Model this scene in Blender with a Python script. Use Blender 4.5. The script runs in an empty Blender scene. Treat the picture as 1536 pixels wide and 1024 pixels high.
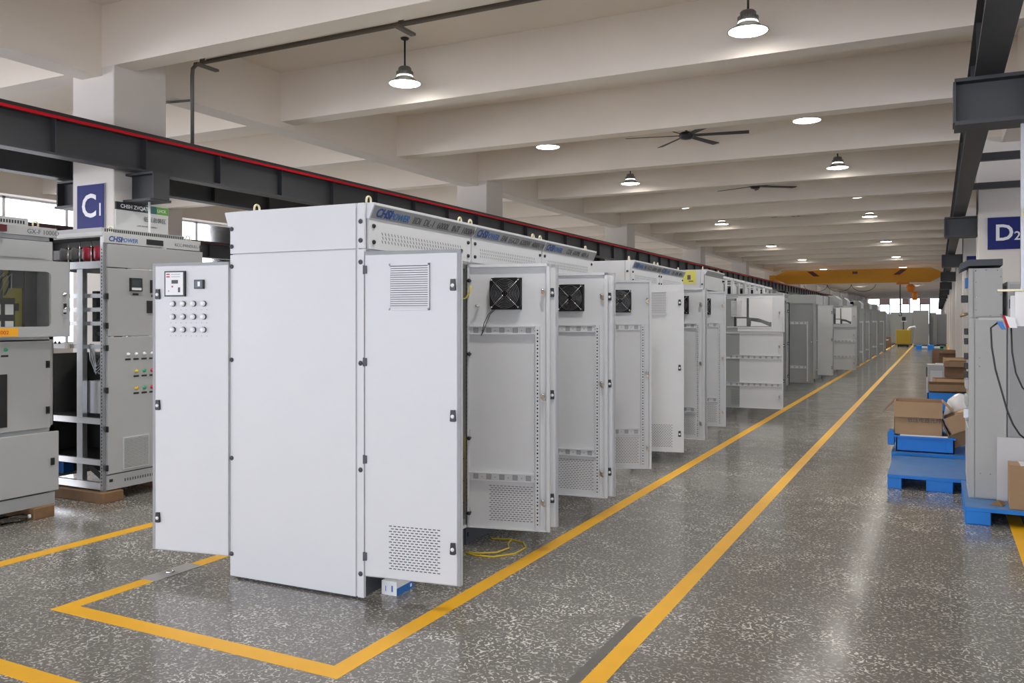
import bpy, math, random
from mathutils import Matrix, Vector
random.seed(7)
PI = math.pi
R = math.radians
SC = bpy.context.scene
COL = SC.collection

# ------------------------------------------------------------------ materials
MATS = {}
def mat(name, col, rough=.5, metal=0., noise=0., nscale=6., spec=.5, emit=None, estr=0., alpha=None, trans=0., bump=0.):
    m = bpy.data.materials.new(name); m.use_nodes = True
    nt = m.node_tree; b = nt.nodes['Principled BSDF']
    b.inputs['Base Color'].default_value = (*col, 1)
    b.inputs['Roughness'].default_value = rough
    b.inputs['Metallic'].default_value = metal
    b.inputs['Specular IOR Level'].default_value = spec
    if trans: b.inputs['Transmission Weight'].default_value = trans
    if emit:
        b.inputs['Emission Color'].default_value = (*emit, 1)
        b.inputs['Emission Strength'].default_value = estr
    if noise or bump:
        tc = nt.nodes.new('ShaderNodeNewGeometry')
        n = nt.nodes.new('ShaderNodeTexNoise'); n.inputs['Scale'].default_value = nscale; n.inputs['Detail'].default_value = 4
        nt.links.new(tc.outputs['Position'], n.inputs['Vector'])
        if noise:
            r = nt.nodes.new('ShaderNodeMix'); r.data_type = 'RGBA'
            r.inputs[6].default_value = (*[c*(1-noise) for c in col], 1)
            r.inputs[7].default_value = (*[min(1, c*(1+noise)) for c in col], 1)
            nt.links.new(n.outputs['Fac'], r.inputs[0]); nt.links.new(r.outputs[2], b.inputs['Base Color'])
        if bump:
            bp = nt.nodes.new('ShaderNodeBump'); bp.inputs['Strength'].default_value = bump; bp.inputs['Distance'].default_value = .01
            nt.links.new(n.outputs['Fac'], bp.inputs['Height']); nt.links.new(bp.outputs['Normal'], b.inputs['Normal'])
    MATS[name] = m
    return m
mat('paint', (.66, .67, .675), .42, noise=.02)
mat('paint_dull', (.385, .395, .395), .5, noise=.03)
mat('paint_mid', (.50, .51, .50), .45, noise=.03)
mat('trim_grey', (.33, .335, .33), .42, .3)
mat('hole', (.018, .018, .018), .8)
mat('slot', (.10, .10, .10), .8)
mat('black', (.012, .012, .013), .38)
mat('blackmetal', (.03, .03, .033), .3, .4)
mat('plinth', (.07, .077, .09), .5)
mat('steel_dark', (.030, .031, .034), .5, noise=.15, nscale=3)
mat('red', (.50, .003, .012), .5, spec=.2)
mat('maroon', (.09, .008, .014), .4)
mat('galv', (.42, .43, .44), .36, .85, noise=.1, nscale=20)
mat('alu', (.75, .76, .77), .28, .8)
mat('chrome', (.8, .8, .8), .15, 1.)
mat('brass', (.42, .30, .20), .35, .8)
mat('guard_wire', (.42, .42, .43), .35, .9)
mat('fan_black', (.010, .010, .011), .55, spec=.25)
mat('paint_far_dimmed', (.30, .31, .30), .5, noise=.03)  # cabinet grey darkened to carry the light falling off down the hall
mat('lamp_shade', (.22, .215, .20), .4, .4)
mat('gear_shade_dark', (.06, .06, .058), .6)
mat('cream_metal', (.72, .66, .45), .4, .3)
mat('concrete', (.78, .71, .625), .75, noise=.05, nscale=1.2, bump=.05)
mat('plaster', (.66, .62, .575), .7, noise=.03, nscale=1.5)
mat('yellow_paint', (.90, .47, .008), .42, noise=.08, nscale=5)
mat('crane_yellow', (.70, .33, .01), .45, noise=.05)
mat('machine_yellow', (.36, .24, .015), .5)
mat('orange', (.75, .22, .01), .4)
mat('label_orange', (.85, .40, .01), .5)
mat('blue_sign', (.012, .019, .145), .5, spec=.2)
mat('white', (.82, .82, .82), .45)
mat('white_gloss', (.86, .86, .87), .2)
mat('blue_text', (.02, .07, .26), .4)
mat('blue_text_light', (.05, .16, .42), .4)
mat('grey_text', (.09, .09, .09), .5)
mat('pallet_blue', (.008, .22, .74), .45, noise=.12, nscale=7)
mat('pallet_top', (.07, .20, .46), .4, noise=.2, nscale=9)
mat('box_blue', (.02, .16, .5), .4)
mat('cardboard', (.42, .27, .15), .7, noise=.07, nscale=8)
mat('cardboard_dark', (.20, .12, .065), .75, noise=.1, nscale=8)
mat('wood', (.23, .13, .06), .65, noise=.25, nscale=14)
mat('yellow_cable', (.75, .55, .03), .4)
mat('yellow_panel', (.46, .42, .03), .4)
mat('yellow_sheet', (.72, .66, .14), .5)
mat('green', (.02, .32, .12), .3)
mat('red_btn', (.5, .02, .02), .3)
mat('yellow_btn', (.7, .5, .03), .3)
mat('green_sign', (.10, .34, .03), .4)
mat('teal_sign', (.01, .11, .09), .4)
mat('board_grey', (.62, .63, .62), .45)
mat('blind', (.62, .42, .42), .8)
mat('plastic_bag', (.75, .75, .76), .25)
mat('conduit', (.16, .145, .125), .5, .3)
mat('residue', (.145, .137, .122), .35, noise=.15, nscale=9)
mat('film', (.42, .41, .40), .12)
mat('crimson', (.28, .012, .03), .4)
mat('lamp_disc', (.95, .95, .95), .4, emit=(1., .96, .89), estr=9.5)
mat('lamp_ring', (.95, .95, .95), .4, emit=(1., .96, .89), estr=3.)
def thin_glass(name, ior, tint=(.97, .98, .98)):
    m = bpy.data.materials.new(name); m.use_nodes = True; nt = m.node_tree; nt.nodes.remove(nt.nodes['Principled BSDF'])
    t = nt.nodes.new('ShaderNodeBsdfTransparent'); t.inputs[0].default_value = (*tint, 1)
    g = nt.nodes.new('ShaderNodeBsdfGlossy'); g.inputs['Roughness'].default_value = .03
    f = nt.nodes.new('ShaderNodeFresnel'); f.inputs['IOR'].default_value = ior
    x = nt.nodes.new('ShaderNodeMixShader'); out = nt.nodes['Material Output']
    nt.links.new(f.outputs[0], x.inputs[0]); nt.links.new(t.outputs[0], x.inputs[1]); nt.links.new(g.outputs[0], x.inputs[2]); nt.links.new(x.outputs[0], out.inputs[0])
    MATS[name] = m
thin_glass('glass', 1.45)
thin_glass('clear_plastic', 1.6, (.86, .87, .87))
thin_glass('film_glass', 2.2, (.8, .82, .83))
mat('dark_glass', (.015, .02, .025), .06)
mat('screen', (.04, .05, .055), .1)

def floor_mat():
    m = bpy.data.materials.new('terrazzo'); m.use_nodes = True; nt = m.node_tree; N = nt.nodes; L = nt.links
    b = N['Principled BSDF']; g = N.new('ShaderNodeNewGeometry')
    def noise(sc, det=2, dist=0., rough=.5):
        n = N.new('ShaderNodeTexNoise'); n.inputs['Scale'].default_value = sc; n.inputs['Detail'].default_value = det
        n.inputs['Distortion'].default_value = dist; n.inputs['Roughness'].default_value = rough
        L.new(g.outputs['Position'], n.inputs['Vector']); return n.outputs['Fac']
    def math_(op, a, c=None, d=None):
        n = N.new('ShaderNodeMath'); n.operation = op
        for i, x in enumerate((a, c, d)):
            if x is None: continue
            if isinstance(x, (int, float)): n.inputs[i].default_value = x
            else: L.new(x, n.inputs[i])
        return n.outputs[0]
    def ramp(x, a, c):
        n = N.new('ShaderNodeMapRange'); n.inputs[1].default_value = a; n.inputs[2].default_value = c
        L.new(x, n.inputs[0]); return n.outputs[0]
    worm = math_('ABSOLUTE', math_('SUBTRACT', noise(32, 0, .5), .5))
    worm = ramp(worm, .075, .045)
    gate = ramp(noise(52, 0), .46, .50)
    big = ramp(noise(.9, 3), .36, .60)
    med = ramp(noise(4.5, 2), .40, .60)
    chips = math_('MULTIPLY', math_('MULTIPLY', worm, gate), math_('MULTIPLY_ADD', math_('MULTIPLY', big, med), .75, .25))
    dots = math_('MULTIPLY', ramp(noise(56, 0), .73, .77), .9)
    chips = math_('MAXIMUM', chips, dots)
    base = N.new('ShaderNodeMix'); base.data_type = 'RGBA'
    base.inputs[6].default_value = (.15, .142, .125, 1); base.inputs[7].default_value = (.215, .203, .18, 1)
    L.new(noise(1.7, 5), base.inputs[0])
    c = N.new('ShaderNodeMix'); c.data_type = 'RGBA'; L.new(chips, c.inputs[0]); L.new(base.outputs[2], c.inputs[6])
    c.inputs[7].default_value = (.80, .77, .70, 1)
    L.new(c.outputs[2], b.inputs['Base Color'])
    rr = N.new('ShaderNodeMapRange'); rr.inputs[3].default_value = .10; rr.inputs[4].default_value = .21
    L.new(noise(2.2, 4), rr.inputs[0]); L.new(rr.outputs[0], b.inputs['Roughness'])
    b.inputs['Specular IOR Level'].default_value = .55
    MATS['terrazzo'] = m
floor_mat()

# ------------------------------------------------------------------ mesh builder
class MB:
    def __init__(s): s.v = []; s.f = []; s.fm = []; s.fs = []; s.mats = []; s.M = None
    def mi(s, m):
        if m not in s.mats: s.mats.append(m)
        return s.mats.index(m)
    def add(s, vs, fs, m, smooth=False):
        o = len(s.v)
        if s.M is not None: vs = [tuple(s.M @ Vector(p)) for p in vs]
        s.v += vs; k = s.mi(m)
        for f in fs: s.f.append([i+o for i in f]); s.fm.append(k); s.fs.append(smooth)
        return s
    def box(s, x0, y0, z0, x1, y1, z1, m):
        if x0 > x1: x0, x1 = x1, x0
        if y0 > y1: y0, y1 = y1, y0
        if z0 > z1: z0, z1 = z1, z0
        v = [(x0,y0,z0),(x1,y0,z0),(x1,y1,z0),(x0,y1,z0),(x0,y0,z1),(x1,y0,z1),(x1,y1,z1),(x0,y1,z1)]
        return s.add(v, [(3,2,1,0),(4,5,6,7),(0,1,5,4),(1,2,6,5),(2,3,7,6),(3,0,4,7)], m)
    def prism(s, pts, axis, a, b, m):
        # pts: 2D polygon; axis 'x','y','z' is the extrusion axis
        def P(p, t):
            return {'x': (t, p[0], p[1]), 'y': (p[0], t, p[1]), 'z': (p[0], p[1], t)}[axis]
        n = len(pts); v = [P(p, a) for p in pts]+[P(p, b) for p in pts]
        f = [tuple(range(n))[::-1], tuple(range(n, 2*n))]+[(i, (i+1) % n, (i+1) % n+n, i+n) for i in range(n)]
        return s.add(v, f, m)
    def tube(s, path, r, m, n=8, closed=False):
        path = [Vector(p) for p in path]; rings = []; k = len(path); v = []
        up = None
        for i, p in enumerate(path):
            a = path[(i-1) % k] if (closed or i > 0) else p
            b = path[(i+1) % k] if (closed or i < k-1) else p
            t = (b-a).normalized()
            if up is None:
                up = Vector((0, 0, 1)) if abs(t.z) < .9 else Vector((1, 0, 0))
            up = (up-t*up.dot(t)).normalized(); w = t.cross(up)
            rr = r[i] if isinstance(r, (list, tuple)) else r
            for j in range(n):
                an = 2*PI*j/n; v.append(tuple(p+up*math.cos(an)*rr+w*math.sin(an)*rr))
        f = []
        for i in range(k if closed else k-1):
            for j in range(n):
                a = i*n+j; b = i*n+(j+1) % n; c = ((i+1) % k)*n+(j+1) % n; d = ((i+1) % k)*n+j
                f.append((a, b, c, d))
        if not closed: f += [tuple(range(n))[::-1], tuple(range((k-1)*n, k*n))]
        return s.add(v, f, m, True)
    def cyl(s, p0, p1, r, m, n=12): 
        return s.tube([p0, p1], r, m, n)
    def lathe(s, prof, m, c=(0, 0, 0), n=20, cap=False):
        v = []; f = []
        for (r, z) in prof:
            for j in range(n):
                a = 2*PI*j/n; v.append((c[0]+r*math.cos(a), c[1]+r*math.sin(a), c[2]+z))
        for i in range(len(prof)-1):
            for j in range(n): f.append((i*n+j, i*n+(j+1) % n, (i+1)*n+(j+1) % n, (i+1)*n+j))
        if cap: f += [tuple(range(n))[::-1], tuple(range((len(prof)-1)*n, len(prof)*n))]
        return s.add(v, f, m, True)
    def mesh(s, name):
        me = bpy.data.meshes.new(name); me.from_pydata(s.v, [], s.f)
        for m in s.mats: me.materials.append(MATS[m])
        me.polygons.foreach_set('material_index', s.fm); me.polygons.foreach_set('use_smooth', s.fs)
        me.update(); return me
    def build(s, name, parent=None, loc=(0, 0, 0), rz=0., bevel=0.):
        return put(name, s.mesh(name), parent, loc, rz, bevel)

def put(name, me, parent=None, loc=(0, 0, 0), rz=0., bevel=0.):
    o = bpy.data.objects.new(name, me); COL.objects.link(o); o.location = loc; o.rotation_euler = (0, 0, rz)
    if parent: o.parent = parent
    if bevel:
        b = o.modifiers.new('bevel', 'BEVEL'); b.width = bevel; b.segments = 2; b.limit_method = 'ANGLE'; b.angle_limit = R(40)
    return o
def tag(o, label, cat, group=None):
    o['label'] = label; o['category'] = cat
    if group: o['group'] = group
    return o
def thing(name, label, cat, loc=(0, 0, 0), rz=0., group=None):
    o = bpy.data.objects.new(name, None); COL.objects.link(o); o.location = loc; o.rotation_euler = (0, 0, rz)
    o.empty_display_size = .1
    return tag(o, label, cat, group)
def struct(o): o['kind'] = 'structure'; return o
def copy_tree(o, parent=None):
    c = o.copy(); COL.objects.link(c)
    if parent: c.parent = parent
    for ch in list(o.children): copy_tree(ch, c)
    return c
_TXT = {}
def text_mesh(body, size, m, shear=0., align='LEFT', bold=0., ext=.0006):
    k = (body, size, m, shear, align, bold)
    if k in _TXT: return _TXT[k]
    cu = bpy.data.curves.new('txt', 'FONT'); cu.body = body; cu.size = size; cu.shear = shear; cu.align_x = align
    cu.extrude = ext; cu.offset = bold; cu.resolution_u = 3
    o = bpy.data.objects.new('txt', cu); COL.objects.link(o)
    bpy.context.view_layer.update()
    dg = bpy.context.evaluated_depsgraph_get()
    me = bpy.data.meshes.new_from_object(o.evaluated_get(dg)); me.materials.clear(); me.materials.append(MATS[m])
    COL.objects.unlink(o); bpy.data.objects.remove(o)
    _TXT[k] = me; return me
def put_text(name, body, size, m, parent, loc, right, normal, shear=0., align='LEFT', bold=0., label=None):
    o = bpy.data.objects.new(name, text_mesh(body, size, m, shear, align, bold)); COL.objects.link(o)
    r = Vector(right).normalized(); n = Vector(normal).normalized(); u = n.cross(r)
    M = Matrix((r, u, n)).transposed().to_4x4(); M.translation = Vector(loc)
    o.parent = parent; o.matrix_local = M
    if label: o['label'] = label
    return o

# ------------------------------------------------------------------ camera
cam = bpy.data.cameras.new('camera'); co = bpy.data.objects.new('camera', cam); COL.objects.link(co)
co.location = (0, 0, 1.55); co.rotation_euler = (PI/2, 0, math.atan(638/1258))
cam.sensor_width = 36; cam.lens = 1258/1536*36; cam.shift_y = -32.5/1536; cam.clip_end = 400
SC.camera = co

# ------------------------------------------------------------------ hall shell
Y0, Y1 = -7.0, 116.0
XL, XR = -17.4, 9.3
SLAB = 4.81
COLS = [5.84+8*k for k in range(-1, 14)]
struct(MB().box(XL, Y0, -.2, XR, Y1+.3, 0, 'terrazzo').build('floor'))
c = MB(); c.box(XL, Y0, SLAB, XR, Y1+.3, SLAB+.25, 'concrete')
k = 0; y = 5.84-8-2*2.6667
while y < Y1-.5:
    c.box(XL, y, 4.17, XR, y+.26, SLAB+.1, 'concrete'); y += 8/3
for xg in (-8.05, .82, -16.95):
    c.box(xg, Y0, 4.08, xg+.31, Y1, SLAB+.1, 'concrete')
struct(c.build('ceiling'))
# left wall: sill wall, lintel, piers, windows
w = MB(); w.box(XL-.2, Y0, 0, XL, Y1, 1.0, 'plaster'); w.box(XL-.2, Y0, 4.16, XL, Y1, SLAB+.2, 'plaster')
for yc in COLS:
    w.box(XL-.2, yc-.1, 1.0, XL, yc+.75, 4.16, 'plaster')
struct(w.build('wall_left'))
wi = 0
for i, yc in enumerate(COLS):
    ya, yb = yc+.75, min(yc+7.9, Y1)
    if yb-ya < 2: continue
    wi += 1
    f = MB()
    for zz in (1.0, 2.9, 4.11): f.box(XL-.15, ya, zz, XL-.08, yb, zz+.05, 'white')
    n = 5
    for j in range(n+1):
        yy = ya+(yb-ya)*j/n; f.box(XL-.15, yy-.03, 1.0, XL-.08, yy+.03, 4.16, 'white')
    fo = struct(f.build('window_%d' % wi))
    MB().box(XL-.12, ya, 1.02, XL-.114, yb, 4.14, 'glass').build('pane', fo)
# right wall of the neighbouring bay
w = MB(); w.box(XR, Y0, 0, XR+.2, Y1, 1.4, 'plaster'); w.box(XR, Y0, 3.0, XR+.2, Y1, SLAB+.2, 'plaster')
for yc in COLS: w.box(XR, yc-1.2, 1.4, XR+.2, yc+2.0, 3.0, 'plaster')
struct(w.build('wall_right'))
# end wall with its strip of windows
w = MB(); w.box(XL, Y1, 0, XR, Y1+.25, 1.0, 'plaster'); w.box(XL, Y1, 4.5, XR, Y1+.25, SLAB+.2, 'plaster')
w.box(XL, Y1, 1.0, -7.95, Y1+.25, 4.5, 'plaster'); w.box(.45, Y1, 1.0, XR, Y1+.25, 4.5, 'plaster')
struct(w.build('wall_back'))
xs = [-7.95, -6.5, -5.4, -4.1, -3.1, -1.9, -.85, .45]
wi += 1
f = MB()
for zz in (1.0, 2.35, 3.45, 4.45): f.box(-7.95, Y1+.05, zz, .45, Y1+.12, zz+.07, 'plinth')
for xx in xs: f.box(xx-.06, Y1+.05, 1.0, xx+.06, Y1+.12, 4.5, 'plinth')
fo = struct(f.build('window_%d' % wi))
MB().box(-7.95, Y1+.08, 1.0, .45, Y1+.086, 4.5, 'glass').build('pane', fo)
for a, b_, nm in ((-6.45, -5.45, 'left'), (-3.98+.06, -3.16, 'middle'), (-1.86, -.9, 'right')):
    tag(MB().box(a, Y1-.06, 3.5, b_, Y1-.02, 4.45, 'blind').build('roller_blind'),
        'pink roller blind half lowered over the %s of the bright end windows' % nm, 'blind', 'roller blinds on the end windows')

# columns
def column(x0, y0, label):
    o = MB().box(x0, y0, 0, x0+.645, y0+.66, 4.4, 'plaster').build('column', bevel=.012)
    struct(o); o['label'] = label; return o
for i, yc in enumerate(COLS):
    column(-8.2, yc, 'white square concrete column of the left line, number %d from the near end' % (i+1))
    column(.524, yc, 'white square concrete column of the right line, number %d from the near end' % (i+1))
    if yc < 70: column(-16.94, yc, 'white square concrete column of the far left line, number %d from the near end' % (i+1))

# ------------------------------------------------------------------ crane runways
def ibeam(mb, xc, z0, z1, w, ya, yb, m='steel_dark', t=.022, st=None):
    mb.box(xc-w/2, ya, z0, xc+w/2, yb, z0+t, m); mb.box(xc-w/2, ya, z1-t, xc+w/2, yb, z1, m)
    mb.box(xc-.006, ya, z0+t, xc+.006, yb, z1-t, m)
    if st:
        y = ya+st/2
        while y < yb: mb.box(xc-w/2+.01, y, z0+t, xc+w/2-.01, y+.012, z1-t, m); y += st
def runway(xc, label, side, bracket_dir, red, zoff=0):
    t = thing('crane_runway', label, 'crane beam', (xc, 0, 3.07))
    b = MB(); ibeam(b, 0, 0, .36, .16, Y0+.5, Y1-1, st=1.0); b.build('girder', t)
    MB().box(-.03, Y0+.5, .36, .03, Y1-1, .40, 'steel_dark').build('rail', t)
    if red: MB().box(side*.085, Y0+.5, .335, side*.108, Y1-1, .362, red).build('conductor_bar', t)['label'] = '%s conductor bar' % red; MB().box(side*.06, Y0+.5, .362, side*.105, Y1-1, .395, 'black').build('bar_cover', t)
    for yc in COLS:
        q = MB(); yy = yc+.24
        e = .19*side; k = bracket_dir
        q.box(min(e, k), yy-.1, -.022, max(e, k), yy+.1, 0, 'steel_dark'); q.box(min(e, k), yy-.13, -.30, max(e, k), yy+.13, -.275, 'steel_dark')
        q.box(min(e, k), yy-.02, -.28, max(e, k), yy+.02, -.02, 'steel_dark')
        q.box(e-.008, yy-.1, -.28, e+.008, yy+.1, -.02, 'steel_dark')
        q.build('bracket', t)
    return t
runway(-7.335, 'dark steel crane runway beam with a red conductor bar along the left columns', 1, -.22, 'red')
rw = runway(.287, 'dark steel crane runway beam overhead along the right columns', -1, .235, None)
for yy in (11.2, 13.6, 19.2, 21.6): MB().box(.02, yy-.05, .33, 1.2, yy+.05, .415, 'steel_dark').build('tie_bar', rw)
runway(-8.47, 'dark steel crane runway beam on the far side of the left columns', -1, .268, None)
runway(-15.98, 'far left dark runway beam with a maroon conductor in front of the bright windows', 1, -.155, 'maroon')

# ------------------------------------------------------------------ lamps, fans
LAMP_W = 140.
def lamp_proto():
    t = thing('pendant_lamp', '', 'lamp', (0, 0, 0))
    MB().lathe([(.0, SLAB), (.05, SLAB), (.045, SLAB-.015), (.012, SLAB-.03), (0, SLAB-.03)], 'blackmetal').build('canopy', t)
    MB().cyl((0, 0, SLAB-.02), (0, 0, 4.46), .011, 'black', 8).build('stem', t)
    b = MB(); b.lathe([(0, 4.475), (.062, 4.475), (.075, 4.46), (.075, 4.425), (.09, 4.42), (.09, 4.375), (.0, 4.375)], 'lamp_shade', n=24)
    for i in range(24):
        a = 2*PI*i/24; b.M = Matrix.Rotation(a, 4, 'Z'); b.box(.085, -.004, 4.378, .098, .004, 4.418, 'lamp_shade')
    b.M = None; b.build('driver_housing', t)
    MB().lathe([(.088, 4.374), (.094, 4.366), (.094, 4.352), (.088, 4.35)], 'lamp_ring', n=24).build('neck_ring', t)
    MB().lathe([(.08, 4.372), (.10, 4.35), (.125, 4.325), (.155, 4.305), (.19, 4.288), (.194, 4.28), (.186, 4.279), (.15, 4.30), (.115, 4.325), (.09, 4.345)], 'lamp_shade', n=32).build('shade', t)
    MB().lathe([(0, 4.272), (.09, 4.273), (.16, 4.277), (.184, 4.283), (.184, 4.287), (0, 4.287)], 'lamp_disc', n=32).build('diffuser', t)['label'] = 'glowing white diffuser disc'
    l = bpy.data.lights.new('lamp_beam', 'SPOT'); l.energy = LAMP_W; l.color = (1., .98, .945); l.spot_size = R(138); l.spot_blend = .35; l.shadow_soft_size = .17
    lo = bpy.data.objects.new('lamp_beam', l); COL.objects.link(lo); lo.location = (0, 0, 4.262); lo.parent = t
    return t
ORD = ['first', 'second', 'third', 'fourth', 'fifth', 'sixth', 'seventh', 'eighth', 'ninth', 'tenth', 'eleventh', 'twelfth', 'thirteenth', 'fourteenth', 'fifteenth',
       'sixteenth', 'seventeenth', 'eighteenth', 'nineteenth', 'twentieth', 'twenty-first', 'twenty-second', 'twenty-third', 'twenty-fourth', 'twenty-fifth', 'twenty-sixth', 'twenty-seventh', 'twenty-eighth']
lp = lamp_proto(); used = False
for xx, nm, grp in ((-5.5, 'left', 'lamps of the left row in the main bay'), (-1.6, 'right', 'lamps of the right row in the main bay')):
    for i in range(18):
        o = copy_tree(lp) if used else lp; used = True
        o.location = (xx, 8.1+4*i, 0)
        tag(o, 'glowing bell-shaped pendant lamp, %s from the camera in the %s row' % (ORD[i], nm), 'lamp', grp)
for i in range(5):
    o = copy_tree(lp); o.location = (-11.9, 12.1+4*i, 0)
    tag(o, 'glowing pendant lamp of the neighbouring bay beyond the left columns, %s from the camera' % ORD[i], 'lamp', 'lamps of the neighbouring bay')
for xx, nm in ((-5.5, 'left'), (-1.6, 'right')):
    o = copy_tree(lp); o.location = (xx, 4.1, 0)
    tag(o, 'pendant lamp of the %s row hanging just above the picture' % nm, 'lamp', 'lamps of the %s row in the main bay' % nm)

def fan_proto():
    t = thing('ceiling_fan', '', 'fan')
    MB().lathe([(0, .38), (.05, .38), (.05, .34), (.02, .34), (.02, .06), (0, .06)], 'blackmetal').build('down_rod', t)
    MB().lathe([(0, .07), (.07, .07), (.11, .05), (.115, .0), (.09, -.035), (.03, -.05), (0, -.05)], 'blackmetal', n=24).build('motor_housing', t)
    bl = MB(); bl.add([(.10, -.03, .03), (.95, -.05, .035), (.95, .05, .012), (.10, .035, .01), (.10, -.03, .022), (.95, -.05, .027), (.95, .05, .004), (.10, .035, .002)],
                      [(0, 1, 2, 3), (7, 6, 5, 4), (0, 4, 5, 1), (1, 5, 6, 2), (2, 6, 7, 3), (3, 7, 4, 0)], 'steel_dark')
    me = bl.mesh('blade')
    for i in range(6): put('blade', me, t, (0, 0, 0), R(12+60*i))
    return t
fp = fan_proto()
for i, yy in enumerate((13.0, 18.6, 24.0, 29.3, 34.6, 40.0)):
    o = fp if i == 0 else copy_tree(fp)
    o.location = (-3.52, yy, 4.43); o.rotation_euler.z = R((0, 25, 8, 33, 12, 40)[i])
    tag(o, 'black six-blade ceiling fan hanging between the beams, %s from the camera' % ORD[i], 'fan', 'ceiling fans down the middle of the bay')

# conduit under the first beam
t = thing('conduit_run', 'grey metal conduit hung across the ceiling and dropping beside the first column', 'pipe', (-7.6, 6.9, 0))
MB().tube([(6.5, 0, 4.465), (.2, 0, 4.465), (.06, 0, 4.455), (.01, 0, 4.42), (0, 0, 4.34), (0, 0, 3.46)], .022, 'conduit').build('pipe', t)
MB().tube([(6.5, .03, 4.50), (.2, .03, 4.50)], .012, 'conduit').build('wire', t)
for x_ in (.16, 2.87, 5.6):
    b = MB(); b.box(x_-.02, -.02, 4.44, x_+.02, .02, SLAB, 'conduit'); b.box(x_-.03, -.1, 4.42, x_+.03, .22, 4.445, 'conduit'); b.build('hanger', t)
b = MB(); b.cyl((0, 0, 4.06), (-.55, -.1, 4.06), .014, 'conduit'); b.build('brace', t)
b = MB(); b.box(-.62, -.02, 3.52, 0, .02, 3.55, 'conduit'); b.build('brace', t)

# ------------------------------------------------------------------ signs on columns
s = thing('column_sign', 'blue sign with white C1 on the first left column', 'sign', (-8.1, 5.832, 2.505))
MB().box(0, -.012, 0, .42, .006, .455, 'blue_sign').build('board', s)
MB().box(-.006, -.008, -.006, .426, .006, .461, 'galv').build('frame', s)
put_text('lettering', 'C', .34, 'white', s, (.07, -.0135, .12), (1, 0, 0), (0, -1, 0), bold=.006)
put_text('lettering', '1', .19, 'white', s, (.315, -.0135, .125), (1, 0, 0), (0, -1, 0), bold=.001)
s = thing('column_sign', 'blue sign with white D2 on the right column', 'sign', (.644, 13.832, 2.555))
MB().box(0, -.012, 0, .46, .006, .457, 'blue_sign').build('board', s)
put_text('lettering', 'D', .32, 'white', s, (.085, -.0135, .13), (1, 0, 0), (0, -1, 0), bold=.006)
put_text('lettering', '2', .17, 'white', s, (.325, -.0135, .13), (1, 0, 0), (0, -1, 0), bold=.002)
s = thing('column_sign', 'small blue sign on the second visible right column far behind', 'sign', (.60, 21.832, 2.55))
MB().box(0, -.012, 0, .42, .006, .455, 'blue_sign').build('board', s)
put_text('lettering', 'D3', .22, 'white', s, (.06, -.0135, .16), (1, 0, 0), (0, -1, 0), bold=.003)
# department board on the aisle face of the first column
s = thing('department_board', 'grey board with black and green heading on the aisle side of the first left column', 'sign', (-7.545, 5.855, 2.2))
MB().box(-.012, 0, 0, .006, .655, .49, 'board_grey').build('board', s)
b = MB(); b.box(.006, 0, .49, .010, .36, .57, 'black'); b.box(.006, .36, .49, .010, .50, .57, 'teal_sign'); b.box(.006, .50, .49, .010, .655, .57, 'green_sign'); b.box(-.012, 0, .49, .006, .655, .57, 'black'); b.build('heading_band', s)
put_text('lettering', 'CHSH ZVQAT', .055, 'white', s, (.0105, .05, .512), (0, 1, 0), (1, 0, 0), bold=.001)
put_text('lettering', 'LHCK', .045, 'white', s, (.0105, .51, .514), (0, 1, 0), (1, 0, 0))
put_text('lettering', '低压总装区', .058, 'grey_text', s, (.0105, .335, .40), (0, 1, 0), (1, 0, 0))
put_text('lettering', 'LOW VOLTAGE ASSEMBLY', .022, 'grey_text', s, (.0105, .25, .335), (0, 1, 0), (1, 0, 0))
t = thing('conduit_drop', 'thin white conduit running down in front of the grey board below the bracket', 'pipe', (-7.28, 6.05, 0))
MB().cyl((0, 0, 0), (0, 0, 2.77), .013, 'white').build('pipe', t)

# ------------------------------------------------------------------ floor markings
def line(x0, y0, x1, y1, label, nm='floor_marking'):
    o = struct(MB().box(x0, y0, -.004, x1, y1, .0015, 'yellow_paint').build(nm)); o['label'] = label
line(-2.41, 2.886, -2.31, 75, 'yellow floor line beside the open cabinet doors')
line(-4.237, 2.886, -2.41, 2.99, 'yellow floor line across the near end of the cabinet row')
line(-4.237, 2.99, -4.14, 60, 'yellow floor line behind the white cabinet')
line(-1.36, -6, -1.265, 90, 'long yellow floor line down the aisle')
o = struct(MB().box(-1.415, 1.2, -.004, -1.366, 4.2, .0008, 'residue').build('floor_marking')); o['label'] = 'dark residue strip of old tape beside the aisle line'
line(-5.36, 2.6, -5.245, 60, 'yellow floor line in front of the left grey cabinets')
line(-9, 2.262, -2.6, 2.362, 'yellow floor line at the lower left corner')
line(.485, -6, .583, 60, 'yellow floor line under the right pallet')

# ------------------------------------------------------------------ cabinet doors (shared meshes)
DW, ZB, ZT = .575, .133, 1.927
H = ZT-ZB
_C = {}
def cached(key, fn):
    if key not in _C: _C[key] = fn()
    return _C[key]
def leaf_mesh(w, h, e, paint, perf=True):
    b = MB(); t = .028
    b.box(0, e*(t-.004), 0, w, e*t, h, paint)
    b.box(0, 0, 0, .004, e*t, h, paint); b.box(w-.022, 0, 0, w, e*t, h, paint)
    b.box(0, 0, 0, w, e*t, .004, paint); b.box(0, 0, h-.02, w, e*t, h, paint)
    b.box(0, 0, 0, .018, e*.003, h, paint)
    if perf:
        for r in range(17):
            z = .055+r*.0145; off = .012 if r % 2 else 0
            for i in range(12 if r % 2 == 0 else 11):
                x = .14*w/.535+off+i*.0262; 
                b.box(x, e*t, z, x+.017, e*(t+.0006), z+.0045, 'hole')
                b.box(x, e*(t-.0046), z, x+.017, e*(t-.004), z+.0045, 'slot')
    return b.mesh('door')
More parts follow.
